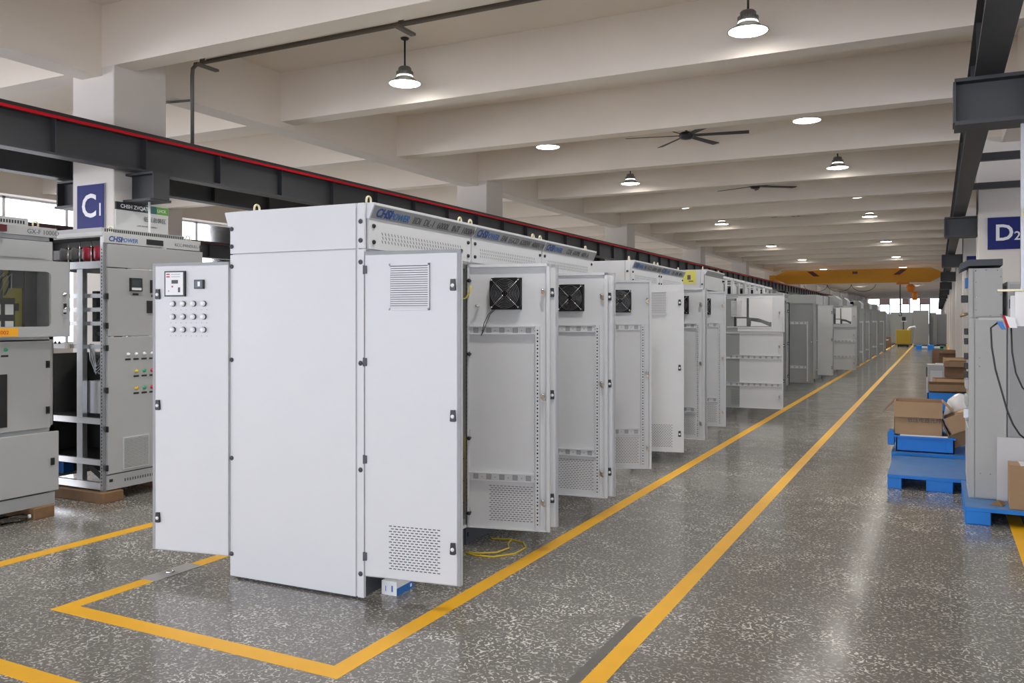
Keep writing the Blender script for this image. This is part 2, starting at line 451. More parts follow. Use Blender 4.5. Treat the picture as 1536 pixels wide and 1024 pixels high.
def vent_mesh(e):
    b = MB(); y = e*.028; w, h = .24, .255
    b.box(0, y, 0, w, y+e*.004, h, 'paint_mid')
    for z in (0, h-.012): b.box(0, y, z, w, y+e*.011, z+.012, 'paint')
    for x in (0, w-.008): b.box(x, y, 0, x+.008, y+e*.011, h, 'paint')
    n = 19
    for i in range(n):
        z = .014+i*(h-.028)/n
        b.box(.008, y, z, w-.008, y+e*.010, z+.0085, 'paint')
        b.box(.008, y+e*.004, z+.0085, w-.008, y+e*.0045, z+.0125, 'slot')
    return b.mesh('vent_grille')
def lock_mesh(e):
    b = MB(); y = e*.028
    pts = [(-.012, .03), (.012, .03), (.016, -.026), (.012, -.032), (-.012, -.032), (-.016, -.026)]
    b.prism(pts, 'y', y, y+e*.012, 'black')
    b.M = Matrix.Translation((0, y+e*.012, -.004)) @ Matrix.Rotation(-PI/2*e, 4, 'X'); b.lathe([(.0105, 0), (.0105, .003), (0, .003)], 'white', n=14); b.M = None
    b.cyl((0, y-e*.02, 0), (0, -e*.015, 0), .011, 'chrome', 10)
    b.prism([(-.008, .012), (-.012, -.012), (-.004, -.026), (.006, -.022), (.009, .008)], 'y', -e*.012, -e*.018, 'brass'); b.cyl((0, -e*.012, .012), (0, -e*.026, .012), .0095, 'chrome', 8)
    b.box(.002, -e*.012, -.028, .016, -e*.024, -.020, 'brass'); b.cyl((0, -e*.018, -.006), (0, -e*.026, -.006), .006, 'brass', 8)
    return b.mesh('lock')
def hinge_mesh(e):
    b = MB(); b.box(-.006, e*.010, -.022, .014, e*.036, .022, 'plinth'); b.cyl((-.004, e*.032, -.024), (-.004, e*.032, .024), .005, 'plinth', 8)
    return b.mesh('hinge')
def knob_mesh(e):
    b = MB(); b.M = Matrix.Translation((.012, 0, 0)) @ Matrix.Rotation(PI/2*e, 4, 'X')
    b.lathe([(0, -.02), (.008, -.02), (.010, .012), (.014, .016), (.010, .028), (0, .028)], 'black', n=10); b.M = None
    return b.mesh('stop_knob')
def railh_mesh(e, L):
    b = MB(); y = e*.024; b.box(0, y, 0, L, y-e*.018, .055, 'paint'); b.box(0, y-e*.016, .051, L, y-e*.034, .055, 'paint'); b.box(0, y-e*.016, 0, L, y-e*.026, .003, 'paint')
    n = max(3, int(L/.088))
    for i in range(n):
        x = L*(i+.5)/n; b.box(x-.017, y-e*.016, .010, x+.017, y-e*.0186, .044, 'paint_dull')
        for (a, c, d, g) in ((-.017, -.0155, .010, .044), (.0155, .017, .010, .044), (-.017, .017, .0425, .044), (-.017, .017, .010, .0115)):
            b.box(x+a, y-e*.018, d, x+c, y-e*.0192, g, 'slot')
        b.box(x+.042, y-e*.018, .022, x+.047, y-e*.0188, .027, 'hole')
    return b.mesh('stiffening_rail')
def strip_mesh(e, h):
    b = MB(); y = e*.024; b.box(0, y, 0, .03, y-e*.022, h, 'paint')
    b.box(.0295, y-e*.022, 0, .0305, y-e*.0222, h, 'slot')  # thin dark line painted as the shadow gap along the strip edge
    n = int(h/.025)
    for i in range(n):
        z = .012+i*.025; b.box(.010, y-e*.022, z, .020, y-e*.0226, z+(.012 if i % 2 else .008), 'hole')
    return b.mesh('punched_strip')
def fan_mesh(e):
    b = MB(); S = .215; h = S/2; y0 = e*.024; y1 = e*-.022
    # square frame with round opening
    ri = .098; n = 40; v = []; f = []
    for j in range(n):
        a = 2*PI*j/n; cx_, cz_ = math.cos(a), math.sin(a); k = h/max(abs(cx_), abs(cz_)); k = min(k, h*1.30)
        for yy in (y0, y1):
            v.append((cx_*ri, yy, cz_*ri)); v.append((cx_*k, yy, cz_*k))
    for j in range(n):
        q = (j+1) % n; A = j*4; B = q*4
        f += [(A, A+1, B+1, B), (A+2, B+2, B+3, A+3), (A, B, B+2, A+2), (A+1, A+3, B+3, B+1)]
    b.add(v, f, 'fan_black')
    b.box(-h, y0, -h, h, y0-e*.004, h, 'fan_black')
    rx = Matrix.Rotation(PI/2*e, 4, 'X')
    b.M = rx; b.lathe([(0, -.015), (.036, -.015), (.036, .010), (.030, .014), (0, .014)], 'fan_black', n=20)
    for i in range(5):
        b.M = rx @ Matrix.Rotation(2*PI*i/5, 4, 'Z')
        b.add([(.034, -.014, .006), (.094, -.035, .004), (.094, .03, -.010), (.034, .016, -.010)], [(0, 1, 2, 3), (3, 2, 1, 0)], 'fan_black')
    b.M = None
    return b.mesh('cooling_fan')
def guard_mesh(e):
    b = MB(); y = -e*.026
    for k in range(8):
        r = .024+k*.0105
        b.tube([(r*math.cos(a), y-e*.004*(1-k/8), r*math.sin(a)) for a in [2*PI*i/28 for i in range(28)]], .0011, 'guard_wire', 4, True)
    for a in (45, 135, 225, 315):
        ca, sa = math.cos(R(a)), math.sin(R(a)); b.cyl((.012*ca, y-e*.006, .012*sa), (.128*ca, y-e*.001, .128*sa), .0022, 'chrome', 6)
        b.cyl((.13*ca, y+e*.004, .13*sa), (.13*ca, y-e*.006, .13*sa), .006, 'chrome', 8)
    b.lathe([(0, 0)], 'chrome', n=3) if False else None
    return b.mesh('wire_guard')
def make_door(parent, loc, rot, e, w=DW, paint='paint', fan=True, vent=True, rails=True, wires=False, z0=ZB, h=H, full=True):
    """leaf hinged at the local origin, running along local +x, outer face towards e*y"""
    d = put('door', cached(('leaf', w, h, e, paint, full), lambda: leaf_mesh(w, h, e, paint, full)), parent, (loc[0], loc[1], z0), R(rot))
    if vent: put('vent_grille', cached(('vent', e), lambda: vent_mesh(e)), d, (.27*w, 0, h-.325))
    for z in (h-.19, h/2+.01, .20): put('lock', cached(('lock', e), lambda: lock_mesh(e)), d, (w-.043, 0, z))['label'] = 'black swing-handle lock'
    if full:
        for z in (h-.10, h*.66, h*.36, .11): put('hinge', cached(('hinge', e), lambda: hinge_mesh(e)), d, (0, 0, z))
    if rails:
        L = .80*w
        for z in (h-.475, .325): put('stiffening_rail', cached(('rail', e, L), lambda: railh_mesh(e, L)), d, (.015, 0, z))
        put('punched_strip', cached(('strip', e, h), lambda: strip_mesh(e, h-.45)), d, (.83*w, 0, .03))
        for z in (h-.11, h*.66, h*.34, .10): put('stop_knob', cached(('knob', e), lambda: knob_mesh(e)), d, (.006, 0, z))
    if fan:
        fo = put('cooling_fan', cached(('fan', e), lambda: fan_mesh(e)), d, (.475*w, 0, h-.20)); fo['label'] = 'black fan behind a chrome wire guard'
        put('wire_guard', cached(('guard', e), lambda: guard_mesh(e)), d, (.475*w, 0, h-.20))
    if wires:
        q = MB(); y = -e*.012
        for k_ in (0, .012): q.tube([(.19+k_, y+e*.02, h-.30), (.155+k_, y, h-.34), (.125+k_*1.4, y-e*.004, h-.40), (.115+k_*.4, y-e*.006, h-.46), (.105, y-e*.006, h-.485)], .0024, 'black', 6)
        q.build('fan_lead', d)
        q = MB(); q.cyl((.075, e*.022, h-.285), (.075, -e*.02, h-.285), .008, 'white', 8); q.cyl((.075, -e*.02, h-.285), (.075, -e*.026, h-.275), .009, 'chrome', 8); q.build('earth_stud', d)
        q = MB(); q.tube([(-.035, -e*.03, h-.13), (-.05, -e*.03, h-.19), (-.03, -e*.035, h-.235), (.0, -e*.03, h-.23), (.025, -e*.02, h-.19), (.035, -e*.015, h-.145)], .005, 'yellow_cable', 8); q.build('earth_wire', d)
    return d

# ------------------------------------------------------------------ double-door cabinets of the main row
TH = R(1.8); DEP = .963
RX, RY = -2.832, 3.785
def P(s, x=0.): return (RX-math.sin(TH)*s+math.cos(TH)*x, RY+math.cos(TH)*s+math.sin(TH)*x)
def body_mesh(W, paint, ztop=2.2):
    b = MB(); t = .003
    b.box(-DEP, 0, ZB, 0, t, ztop-.01, paint); b.box(-DEP, W-t, ZB, 0, W, ztop-.01, paint)
    b.box(-DEP, 0, ZB, -DEP+t, W, ztop-.01, paint); b.box(-DEP, 0, ztop-.012, .0, W, ztop, paint)
    b.box(-DEP, 0, ZB, 0, W, ZB+.02, paint); b.box(-DEP, .003, 1.935, -.005, W-.003, 1.945, paint)
    return b.mesh('body')
def frame_mesh(W):
    b = MB()
    for y in (.004, W-.038):
        b.box(-.05, y, ZB, -.004, y+.034, 1.94, 'galv')
        for i in range(60): b.box(-.0042, y+.012, ZB+.06+i*.029, -.0036, y+.02, ZB+.07+i*.029, 'hole')
    b.box(-.05, 0.004, 1.90, -.006, W-.004, 1.94, 'galv'); b.box(-.05, .004, ZB+.02, -.006, W-.004, ZB+.06, 'galv')
    for y in (.05, W-.08): b.box(-.40, y, ZB, -.36, y+.03, 1.93, 'galv')
    for z in (.5, .9, 1.3, 1.7): b.box(-.40, .05, z, -.37, W-.05, z+.04, 'galv')
    return b.mesh('frame')
def header_mesh(W, paint, z0=1.945, z1=2.112):
    b = MB(); b.box(-.004, .012, z0, .018, W-.012, z1, paint)
    x = .018
    n = int((W-.26)/.0325)
    for i in range(n):
        y = .13+i*(W-.26)/n
        for k, dz in ((0, .085), (1, .062), (2, .040)):
            yy = y+(.006 if k == 1 else 0)
            b.add([(x+.0008, yy, z0+dz+.016), (x+.0008, yy+.006, z0+dz+.016), (x+.0008, yy+.015, z0+dz), (x+.0008, yy+.009, z0+dz)], [(0, 3, 2, 1)], 'hole')
    return b.mesh('header_panel')
def bolt_mesh():
    b = MB(); b.M = Matrix.Rotation(PI/2, 4, 'Y'); b.lathe([(0, 0), (.012, 0), (.013, .006), (.009, .012), (0, .013)], 'black', n=12)
    b.M = None; return b.mesh('bolt')
def trim_mesh(W, face='trim_grey', paint='paint', z0=2.112, z1=2.2):
    b = MB(); a, c = .022, .056
    b.prism([(-.06, z0), (a, z0), (c, z1-.012), (c, z1), (-.06, z1)], 'y', .002, W-.002, paint)
    d = .0012
    L = z1-.012-z0; fx = lambda z: a+(c-a)*(z-z0)/L+d
    b.add([(fx(z0+.005), .014, z0+.005), (fx(z0+.005), W-.006, z0+.005), (fx(z1-.016), W-.006, z1-.016), (fx(z1-.016), .014, z1-.016)], [(0, 1, 2, 3)], face)
    return b.mesh('canopy_strip')
def eye_mesh():
    b = MB(); r = .022
    pts = [(0, -r, 0), (0, -r, .02)]+[(0, -r*math.cos(a), .024+r*math.sin(a)) for a in [PI*i/8 for i in range(9)]]+[(0, r, .02), (0, r, 0)]
    b.tube(pts, .0065, 'cream_metal', 8); b.lathe([(0, 0), (.03, 0), (.03, .005), (0, .005)], 'cream_metal', n=10); return b.mesh('lifting_eye')
def add_eyes(t, W, z=2.2, four=True):
    for x in ((-.03, -DEP+.12) if four else (-.03,)):
        for y in (.075, W-.075): put('lifting_eye', cached('eye', eye_mesh), t, (x, y, z))
def cabinet(s, W, label, doors, paint='paint', group='grey cabinets of the main row', texts=None, trim=True, eyes=True, x=0., header=True, ztop=2.2, bolts=True):
    px, py = P(s, x); t = thing('switchgear_cabinet', label, 'electrical cabinet', (px, py, 0), TH, group)
    put('body', cached(('body', W, paint, ztop), lambda: body_mesh(W, paint, ztop)), t)
    put('frame', cached(('frame', W), lambda: frame_mesh(W)), t)
    put('plinth', cached(('plinth', W), lambda: MB().box(-DEP+.02, .01, 0, -.03, W-.01, ZB, 'plinth').box(-.032, .03, .05, -.028, .05, .08, 'hole').mesh('plinth')), t)
    if header:
        hp = put('header_panel', cached(('head', W, paint), lambda: header_mesh(W, paint)), t)
        if bolts:
            for y in (.05, W-.05):
                for z in (1.985, 2.075): put('bolt', cached('bolt', bolt_mesh), hp, (.018, y, z))
    if trim:
        tr = put('canopy_strip', cached(('trim', W, paint), lambda: trim_mesh(W, paint=paint)), t)
        if texts:
            for (txt, sz, m, y, shear, bold) in texts:
                put_text('lettering', txt, sz, m, tr, (.0255+.034*.20, y, 2.112+.0155), (0, 1, 0), (.076, 0, -.034), shear, 'LEFT', bold)
    if eyes: add_eyes(t, W, ztop)
    for (yh, rot, e, kw) in doors: make_door(t, (.003, yh), rot, e, **kw)
    return t
def logo(a='CHSI', b_='POWER', y=.045, rest=(), big=.072, sm=.058):
    L = [(a, big, 'blue_text', y, .25, .0022), (b_, sm, 'blue_text_light', y+.135*big/.068, .25, .001)]
    return L+list(rest)
T1 = logo(rest=[('IIDI  DL-1  6000L  INT  1000W', .062, 'grey_text', .43, .2, 0), ('1.51', .05, 'grey_text', 1.10, .2, 0)])
T2 = logo('CHSI', 'POWER', rest=[('ENI  EGCD  6200W  4000V-W', .062, 'grey_text', .43, .2, 0)])
T3 = logo('CHSI', 'POWER', rest=[('CDE  6X/ME  400V-A', .062, 'grey_text', .50, .2, 0)])
noint = dict(fan=True, rails=True)
c1 = cabinet(0, 1.22, 'nearest white double-door cabinet with a tall blank end panel facing the camera',
             [(.012, 6, -1, {}), (1.188, 11, 1, dict(wires=True))], texts=T1)
# its end panel, rear canopy and rear door
ep = MB(); ep.box(-DEP-.002, -.02, .012, -.052, 0, 1.940, 'paint'); ep.box(-DEP-.002, -.02, 1.946, -.052, 0, 2.198, 'paint')
ep.box(-.052, -.010, .012, -.036, 0, 2.198, 'paint'); ep.box(-.036, -.022, .012, .004, 0, 1.941, 'paint'); ep.box(-.036, -.022, 1.946, .004, 0, 2.198, 'paint')
epo = ep.build('end_panel', c1, bevel=.002)
def bolt_y():
    b = MB(); b.M = Matrix.Rotation(PI/2, 4, 'X'); b.lathe([(0, 0), (.013, 0), (.014, .004), (.010, .009), (0, .010)], 'plinth', n=12)
    b.M = None; b.box(-.007, -.0105, -.0015, .007, -.0098, .0015, 'hole'); return b.mesh('bolt')
for z in (2.095, 1.99, 1.87, 1.31, .72, .145):
    put('bolt', cached('bolty', bolt_y), epo, (-.016, -.022, z)); put('bolt', cached('bolty', bolt_y), epo, (-DEP+.012, -.02, z))
MB().prism([(-DEP+.02, 2.112), (-DEP-.02, 2.112), (-DEP-.045, 2.188), (-DEP-.045, 2.197), (-DEP+.02, 2.197)], 'y', -.018, 1.218, 'paint').build('rear_canopy', c1)
rd = make_door(c1, (-DEP-.006, -.006), 188.5, 1, w=.545, fan=False, vent=False, rails=False, full=False, h=1.766)
rd['label'] = 'rear door with a meter and twelve white indicator lamps'
b = MB(); b.M = Matrix.Translation((0, 0, -.03)); b.box(.300, .028, 1.59, .445, .045, 1.745, 'black'); b.box(.309, .045, 1.598, .436, .0462, 1.737, 'white')
for z in (1.725, 1.71): b.box(.405, .0462, z-.004, .43, .0466, z+.004, 'red_btn'); b.box(.33, .0462, z-.001, .395, .0466, z+.001, 'grey_text')
b.box(.345, .0462, 1.668, .392, .0467, 1.690, 'slot'); b.box(.38, .0462, 1.645, .392, .0466, 1.655, 'red_btn'); b.box(.33, .0462, 1.615, .345, .0466, 1.645, 'slot'); b.box(.41, .0462, 1.618, .415, .0466, 1.628, 'red_btn')
b.build('meter', rd)
b = MB(); b.M = Matrix.Translation((0, 0, -.03)); b.box(.168, .028, 1.635, .232, .044, 1.690, 'black'); b.box(.176, .044, 1.642, .224, .045, 1.683, 'screen'); b.box(.19, .045, 1.65, .205, .0455, 1.678, 'galv'); b.build('small_instrument', rd)
def ind():
    b = MB(); b.M = Matrix.Rotation(-PI/2, 4, 'X'); b.lathe([(0, 0), (.0175, 0), (.0175, .010), (.015, .010)], 'black', n=16); b.lathe([(.0165, .008), (.0155, .018), (.011, .022), (0, .023)], 'white_gloss', n=16)
    b.M = None; return b.mesh('indicator_lamp')
for z in (1.515, 1.436, 1.357):
    for x_ in (.393, .319, .245, .172): put('indicator_lamp', cached('ind', ind), rd, (x_, .028, z))
b = MB()
for z in (1.476, 1.397, 1.317):
    for i in range(8): b.box(.41-i*.037, .028, z, .413-i*.037, .0286, z+.004, 'slot')
b.build('label_holes', rd)
b = MB(); b.tube([(-.03, 1.15, .75), (-.035, 1.152, .6), (-.03, 1.15, .4), (-.035, 1.148, .22)], .016, 'yellow_cable', 8)
for z in (.3, .45, .6): b.box(-.053, 1.130, z, -.012, 1.170, z+.008, 'black')
b.build('earth_cable', c1)
cabinet(1.22, 1.24, 'white double-door cabinet with open fan doors, second from the end panel',
        [(.032, 22, -1, dict(w=.60)), (1.208, 4, 1, {})], texts=T2)
cabinet(2.46, 1.24, 'white double-door cabinet with open fan doors, third from the end panel, before the gap',
        [(.032, 9.5, -1, dict(w=.61)), (1.228, 23, 1, {})], texts=T3)
def endpanel(t, paint='paint', zt=2.198):
    e = MB(); e.box(-DEP, -.018, .05, -.05, 0, zt, paint); e.box(-.046, -.018, .05, .004, 0, zt, paint); eo = e.build('end_panel', t)
    for z in (2.08, 1.87, 1.31, .72): put('bolt', cached('bolty', bolt_y), eo, (-.02, -.018, z))
g = cabinet(4.94, 1.175, 'white double-door cabinet just after the gap, its end panel facing the gap', [(.012, 9.2, -1, {}), (1.14, -5, 1, {})], texts=T2)
endpanel(g)
cabinet(6.115, 1.175, 'white double-door cabinet whose left leaf hides behind a fan door, last before the yellow sheet', [(.032, 4, -1, {}), (1.163, 12.7, 1, {})], texts=T3)

# third block: taller cabinet with a windowed upper door
px, py = P(8.65)
t = thing('switchgear_cabinet', 'tall grey cabinet with a yellow sheet on its side and a windowed door open', 'electrical cabinet', (px, py, 0), TH, 'grey cabinets of the main row')
W3 = 1.32
put('body', body_mesh(W3, 'paint', 2.30), t); put('plinth', MB().box(-DEP+.02, .01, 0, -.03, W3-.01, ZB, 'plinth').mesh('plinth'), t); put('frame', cached(('frame', W3), lambda: frame_mesh(W3)), t)
endpanel(t, 'paint', 2.298)
MB().box(-.004, .02, 2.0, .016, W3-.02, 2.22, 'paint_mid').build('header_panel', t, bevel=.004)
put('canopy_strip', trim_mesh(W3, z0=2.225, z1=2.30), t); add_eyes(t, W3, 2.30)
b = MB(); b.box(-.33, -.0215, 2.09, -.11, -.019, 2.285, 'yellow_sheet'); b.box(-.24, -.022, 2.15, -.19, -.0215, 2.22, 'grey_text'); b.box(-.22, -.022, 2.12, -.15, -.0215, 2.135, 'grey_text'); b.build('notice_sheet', t)['label'] = 'yellow notice sheet on the side panel'
def wdoor(t, yh, rot, e, w, zlo, zmid, ztop, paint='paint', glass='white_gloss', win=(.07, .80)):
    """door in two leaves: lower with stiffening rails, upper with a window"""
    d = put('lower_door', leaf_mesh(w-.02, zmid-zlo-.01, e, paint, False), t, (.003, yh, zlo), R(rot))
    h = zmid-zlo-.01
    for z in (.35, .35+.44): 
        if z < h-.1: put('stiffening_rail', cached(('rail', e, w*.93), lambda: railh_mesh(e, w*.93)), d, (.02, 0, z))
    for z in (.2, h-.22): put('lock', cached(('lock', e), lambda: lock_mesh(e)), d, (w-.075, 0, z))
    u = MB(); H2 = ztop-zmid; x0, x1 = win[0]*w, win[1]*w; z0, z1 = .08, H2-.07; tt = .028
    u.box(0, e*.022, 0, x0, e*tt, H2, paint); u.box(x1, e*.022, 0, w, e*tt, H2, paint); u.box(x0, e*.022, 0, x1, e*tt, z0, paint); u.box(x0, e*.022, z1, x1, e*tt, H2, paint)
    u.box(0, 0, 0, w, e*tt, .005, paint); u.box(0, 0, H2-.005, w, e*tt, H2, paint); u.box(w-.015, 0, 0, w, e*tt, H2, paint)
    for (a, c, p, q) in ((x0-.012, x0, z0-.012, z1+.012), (x1, x1+.012, z0-.012, z1+.012), (x0, x1, z0-.012, z0), (x0, x1, z1, z1+.012)): u.box(a, e*.022, p, c, e*.010, q, 'white_gloss')
    uo = u.build('upper_door', t, (.003, yh, zmid), R(rot))
    MB().box(x0-.005, e*.018, z0-.005, x1+.005, e*.021, z1+.005, 'film_glass').build('window_pane', uo)
    q = MB(); W_, H_ = x1-x0, z1-z0; ya, yb_ = e*.0165, e*.0175
    X = lambda f: x0+f*W_
    Z = lambda f: z0+f*H_
    q.box(X(.24), ya, Z(.34), X(.46), yb_, Z(1.0), 'white'); q.box(X(.24), ya, Z(.02), X(.46), yb_, Z(.29), 'white')
    q.prism([(X(.51), Z(.32)), (X(.72), Z(.29)), (X(.95), Z(.16)), (X(1.0), Z(.16)), (X(1.0), Z(1.0)), (X(.51), Z(1.0))], 'y', ya, yb_, 'white')
    q.prism([(X(.55), Z(.02)), (X(.95), Z(.02)), (X(.78), Z(.14)), (X(.56), Z(.20))], 'y', ya, yb_, 'white')
    q.build('protective_film', uo)['label'] = 'torn white protective film on the pane'
    put('lock', cached(('lock', e), lambda: lock_mesh(e)), uo, (w-.07, 0, H2*.5))
    return d
wdoor(t, W3-.01, 0, 1, .985, ZB, 1.36, 1.97)

# cabinets further down the row
def openframe(t, W, z0, z1):
    b = MB()
    for y in (.02, W/2-.02, W-.06):
        for x_ in (-.04, -DEP+.04): b.box(x_-.02, y, z0, x_+.02, y+.04, z1, 'paint')
    b.box(-.06, .02, z1-.04, -.02, W-.02, z1, 'paint'); b.box(-DEP+.02, .02, z1-.04, -DEP+.06, W-.02, z1, 'paint')
    b.box(-.05, .06, z0, -.02, .30, z0+.2, 'paint_mid')
    b.box(-DEP+.03, .02, z1-.04, -.03, .06, z1-.01, 'paint'); b.box(-DEP+.03, W-.06, z1-.04, -.03, W-.02, z1-.01, 'paint'); b.build('open_frame', t)
    q = MB()
    for i in range(4): q.cyl((-.12-.12*i, .02, z0+.17), (-.12-.12*i, W-.02, z0+.17), .018, 'brass' if i == 1 else 'black')
    q.box(-.5, .2, z0, -.1, W*.45, z0+.2, 'black'); q.box(-.5, W*.6, z0, -.1, W*.85, z0+.22, 'hole')
    q.build('busbars', t)
NOM = ['sixth', 'seventh', 'eighth', 'ninth', 'tenth', 'eleventh', 'twelfth', 'thirteenth', 'fourteenth', 'fifteenth', 'sixteenth']
s0 = 9.98; Wk = 1.2
pl = dict(fan=False, full=False)
dset = {0: [(.012, 4, -1, {})], 3: [(.012, -2, -1, dict(pl, vent=False))],
        4: [(.012, 42, -1, dict(pl, vent=False)), (1.188, 4, 1, dict(pl, w=.86))],
        5: [(1.188, 24, 1, dict(pl, w=.9))], 7: [], 8: []}
for i in range(7):
    op = i < 5
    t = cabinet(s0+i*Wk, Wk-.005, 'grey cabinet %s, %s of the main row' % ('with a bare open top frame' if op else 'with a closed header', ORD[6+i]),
                [(yh, rot, e, dict(kw, paint='paint_far_dimmed')) for (yh, rot, e, kw) in dset.get(i, [])], paint='paint_far_dimmed', trim=not op, eyes=False, header=not op, ztop=1.95 if op else 2.2, bolts=False)
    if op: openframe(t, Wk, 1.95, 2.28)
    if i in (1, 3, 6, 8): MB().box(.003, .02, ZB, .028, Wk-.03, ZT, 'paint_far_dimmed').build('closed_front', t)

# distant block along the yellow line
xf = -2.78
Yd = 22.75
specs = [(1.5, 2.2, 'pair'),  # width, top, doors, header style
    (1.25, 2.2, 'win'), (1.1, 2.2, 'hood'), (1.1, 2.0, 'leaf'), (1.1, 2.2, 'hood'), (1.2, 2.2, 'leaf'), (1.2, 2.1, 'closed'), (1.2, 2.1, 'leaf'),
    (1.2, 2.2, 'hood'), (1.2, 2.2, 'closed'), (1.3, 2.2, 'leaf'), (1.3, 2.2, 'hood'), (1.4, 2.0, 'closed'), (1.4, 2.2, 'leaf'), (1.4, 2.2, 'hood')]
for i, (W, zt, kind) in enumerate(specs):
    desc = {'pair': 'with a plain leaf swung wide open', 'win': 'with a windowed door swung out', 'hood': 'with an overhanging hood on top', 'leaf': 'with one plain door leaf open', 'closed': 'with its front closed'}[kind]
    t = thing('switchgear_cabinet', 'distant grey cabinet %s, %s along the far line' % (desc, ORD[i]), 'electrical cabinet', (xf+.012*i, Yd, 0), 0, 'distant cabinets beside the far yellow line')
    b = MB(); b.box(-.9, 0, .1, 0, W-.01, zt, 'paint_far_dimmed'); b.box(-.85, .03, 0, -.03, W-.04, .1, 'plinth'); b.build('body', t)
    if kind == 'pair':
        dd = make_door(t, (.003, .012), 4, -1, w=.42, paint='paint_mid', fan=False, vent=False, rails=False, full=False)
        MB().box(.003, .5, .14, .028, W-.03, 1.93, 'paint_far_dimmed').build('closed_front', t)
    if kind == 'win': wdoor(t, W-.01, 0, 1, .74, ZB, 1.35, 1.95, 'paint_mid')
    if kind == 'hood':
        b = MB(); b.prism([(-.8, zt-.3), (.25, zt-.3), (.25, zt-.06), (.15, zt+.04), (-.8, zt+.04)], 'y', .0, W-.02, 'paint_far_dimmed'); b.build('hood', t)
        make_door(t, (.003, .012), 8+7*(i % 3), -1, w=.6, paint='paint_far_dimmed', fan=False, vent=False, rails=False, full=False, h=1.6)
    if kind == 'leaf': make_door(t, (.003, W-.02), 6+5*(i % 3), 1, w=.62, paint='paint_far_dimmed', fan=False, vent=False, rails=True, full=False)
    if kind == 'closed':
        b = MB(); b.box(.001, .03, .14, .026, W/2-.005, 1.9, 'paint_far_dimmed'); b.box(.001, W/2+.005, .14, .026, W-.04, 1.9, 'paint_far_dimmed'); b.build('closed_front', t)
        b = MB(); b.box(.026, W*.4, .3, .03, W*.4+.1, .36, 'hole'); b.box(.026, W*.4-.03, .95, .05, W*.4, 1.05, 'black'); b.build('handle', t)
    Yd += W

# ------------------------------------------------------------------ left grey cabinets
# closed cabinet at the left edge
XA = -6.285
t = thing('switchgear_cabinet', 'dull grey cabinet at the left edge with a window in its upper door', 'electrical cabinet', (XA, 3.0, 0), 0)
Wl = 1.31
b = MB(); D_ = 1.0; t_ = .006
b.box(-D_, 0, .09, 0, t_, 2.2, 'paint_dull'); b.box(-D_, Wl-t_, .09, 0, Wl, 2.2, 'paint_dull'); b.box(-D_, 0, .09, -D_+t_, Wl, 2.2, 'paint_dull')
b.box(-D_, 0, 2.17, 0, Wl, 2.2, 'paint_dull'); b.box(-D_, 0, .09, 0, Wl, .13, 'paint_dull')
b.box(-.03, Wl-.035, .09, 0, Wl, 2.2, 'paint_dull'); b.box(-.03, 0, .09, 0, .035, 2.2, 'paint_dull')
for z in (.685, 1.415): b.box(-.03, 0, z-.02, 0, Wl, z+.03, 'paint_dull')
b.build('body', t)
b = MB(); b.box(-.02, .03, 2.0, .012, Wl-.02, 2.165, 'paint_dull'); b.box(.012, .10, 2.03, .016, Wl-.08, 2.14, 'paint_dull'); b.build('header_panel', t)
tr = MB(); tr.box(-.5, -.01, 2.2, .02, Wl+.015, 2.275, 'paint_dull'); tro = tr.build('canopy_strip', t, bevel=.003)
put_text('lettering', 'GX-F 1000D', .05, 'grey_text', tro, (.0205, Wl-.23, 2.22), (0, 1, 0), (1, 0, 0))
MB().box(.02, .70, 2.215, .05, .905, 2.265, 'maroon').build('maroon_block', t)
b = MB(); b.box(-.5, -.01, 2.275, -.06, Wl-.17, 2.34, 'paint_dull')
for i in range(50): b.box(-.0605, .02+i*.022, 2.295, -.0585, .032+i*.022, 2.32, 'hole')
b.build('top_duct', t)
put('lifting_eye', cached('eye', eye_mesh), t, (-.03, Wl-.13, 2.275))
d = MB(); d.box(.002, .02, .70, .03, Wl-.045, 1.385, 'paint_dull').build('middle_door', t, bevel=.004)
md = [o for o in t.children if o.name.startswith('middle_door')][0]
b = MB(); b.box(.03, .74, .74, .036, .915, 1.14, 'black'); b.build('black_window', md)
for z in (.84, 1.2):
    b = MB(); b.box(.03, Wl-.085, z-.028, .045, Wl-.06, z+.028, 'black'); b.box(.045, Wl-.078, z-.012, .055, Wl-.066, z+.018, 'black'); b.build('lock', md)
b = MB(); b.M = Matrix.Translation((.03, .905, 1.325)) @ Matrix.Rotation(PI/2, 4, 'Y'); b.lathe([(0, 0), (.014, 0), (.012, .012), (0, .014)], 'green', n=12); b.M = None; b.box(.03, .87, 1.27, .033, .925, 1.285, 'black'); b.build('indicator_lamp', md)
ld = MB().box(.012, .02, .20, .045, Wl+.015, .668, 'paint_dull').build('lower_door', t, bevel=.004)
b = MB(); b.box(.045, Wl-.055, .405, .06, Wl-.03, .46, 'black'); b.box(.06, Wl-.05, .42, .068, Wl-.036, .445, 'black'); b.build('lock', ld)
MB().box(-.02, 0, .09, .016, Wl, .185, 'paint_dull').build('base_skirt', t)
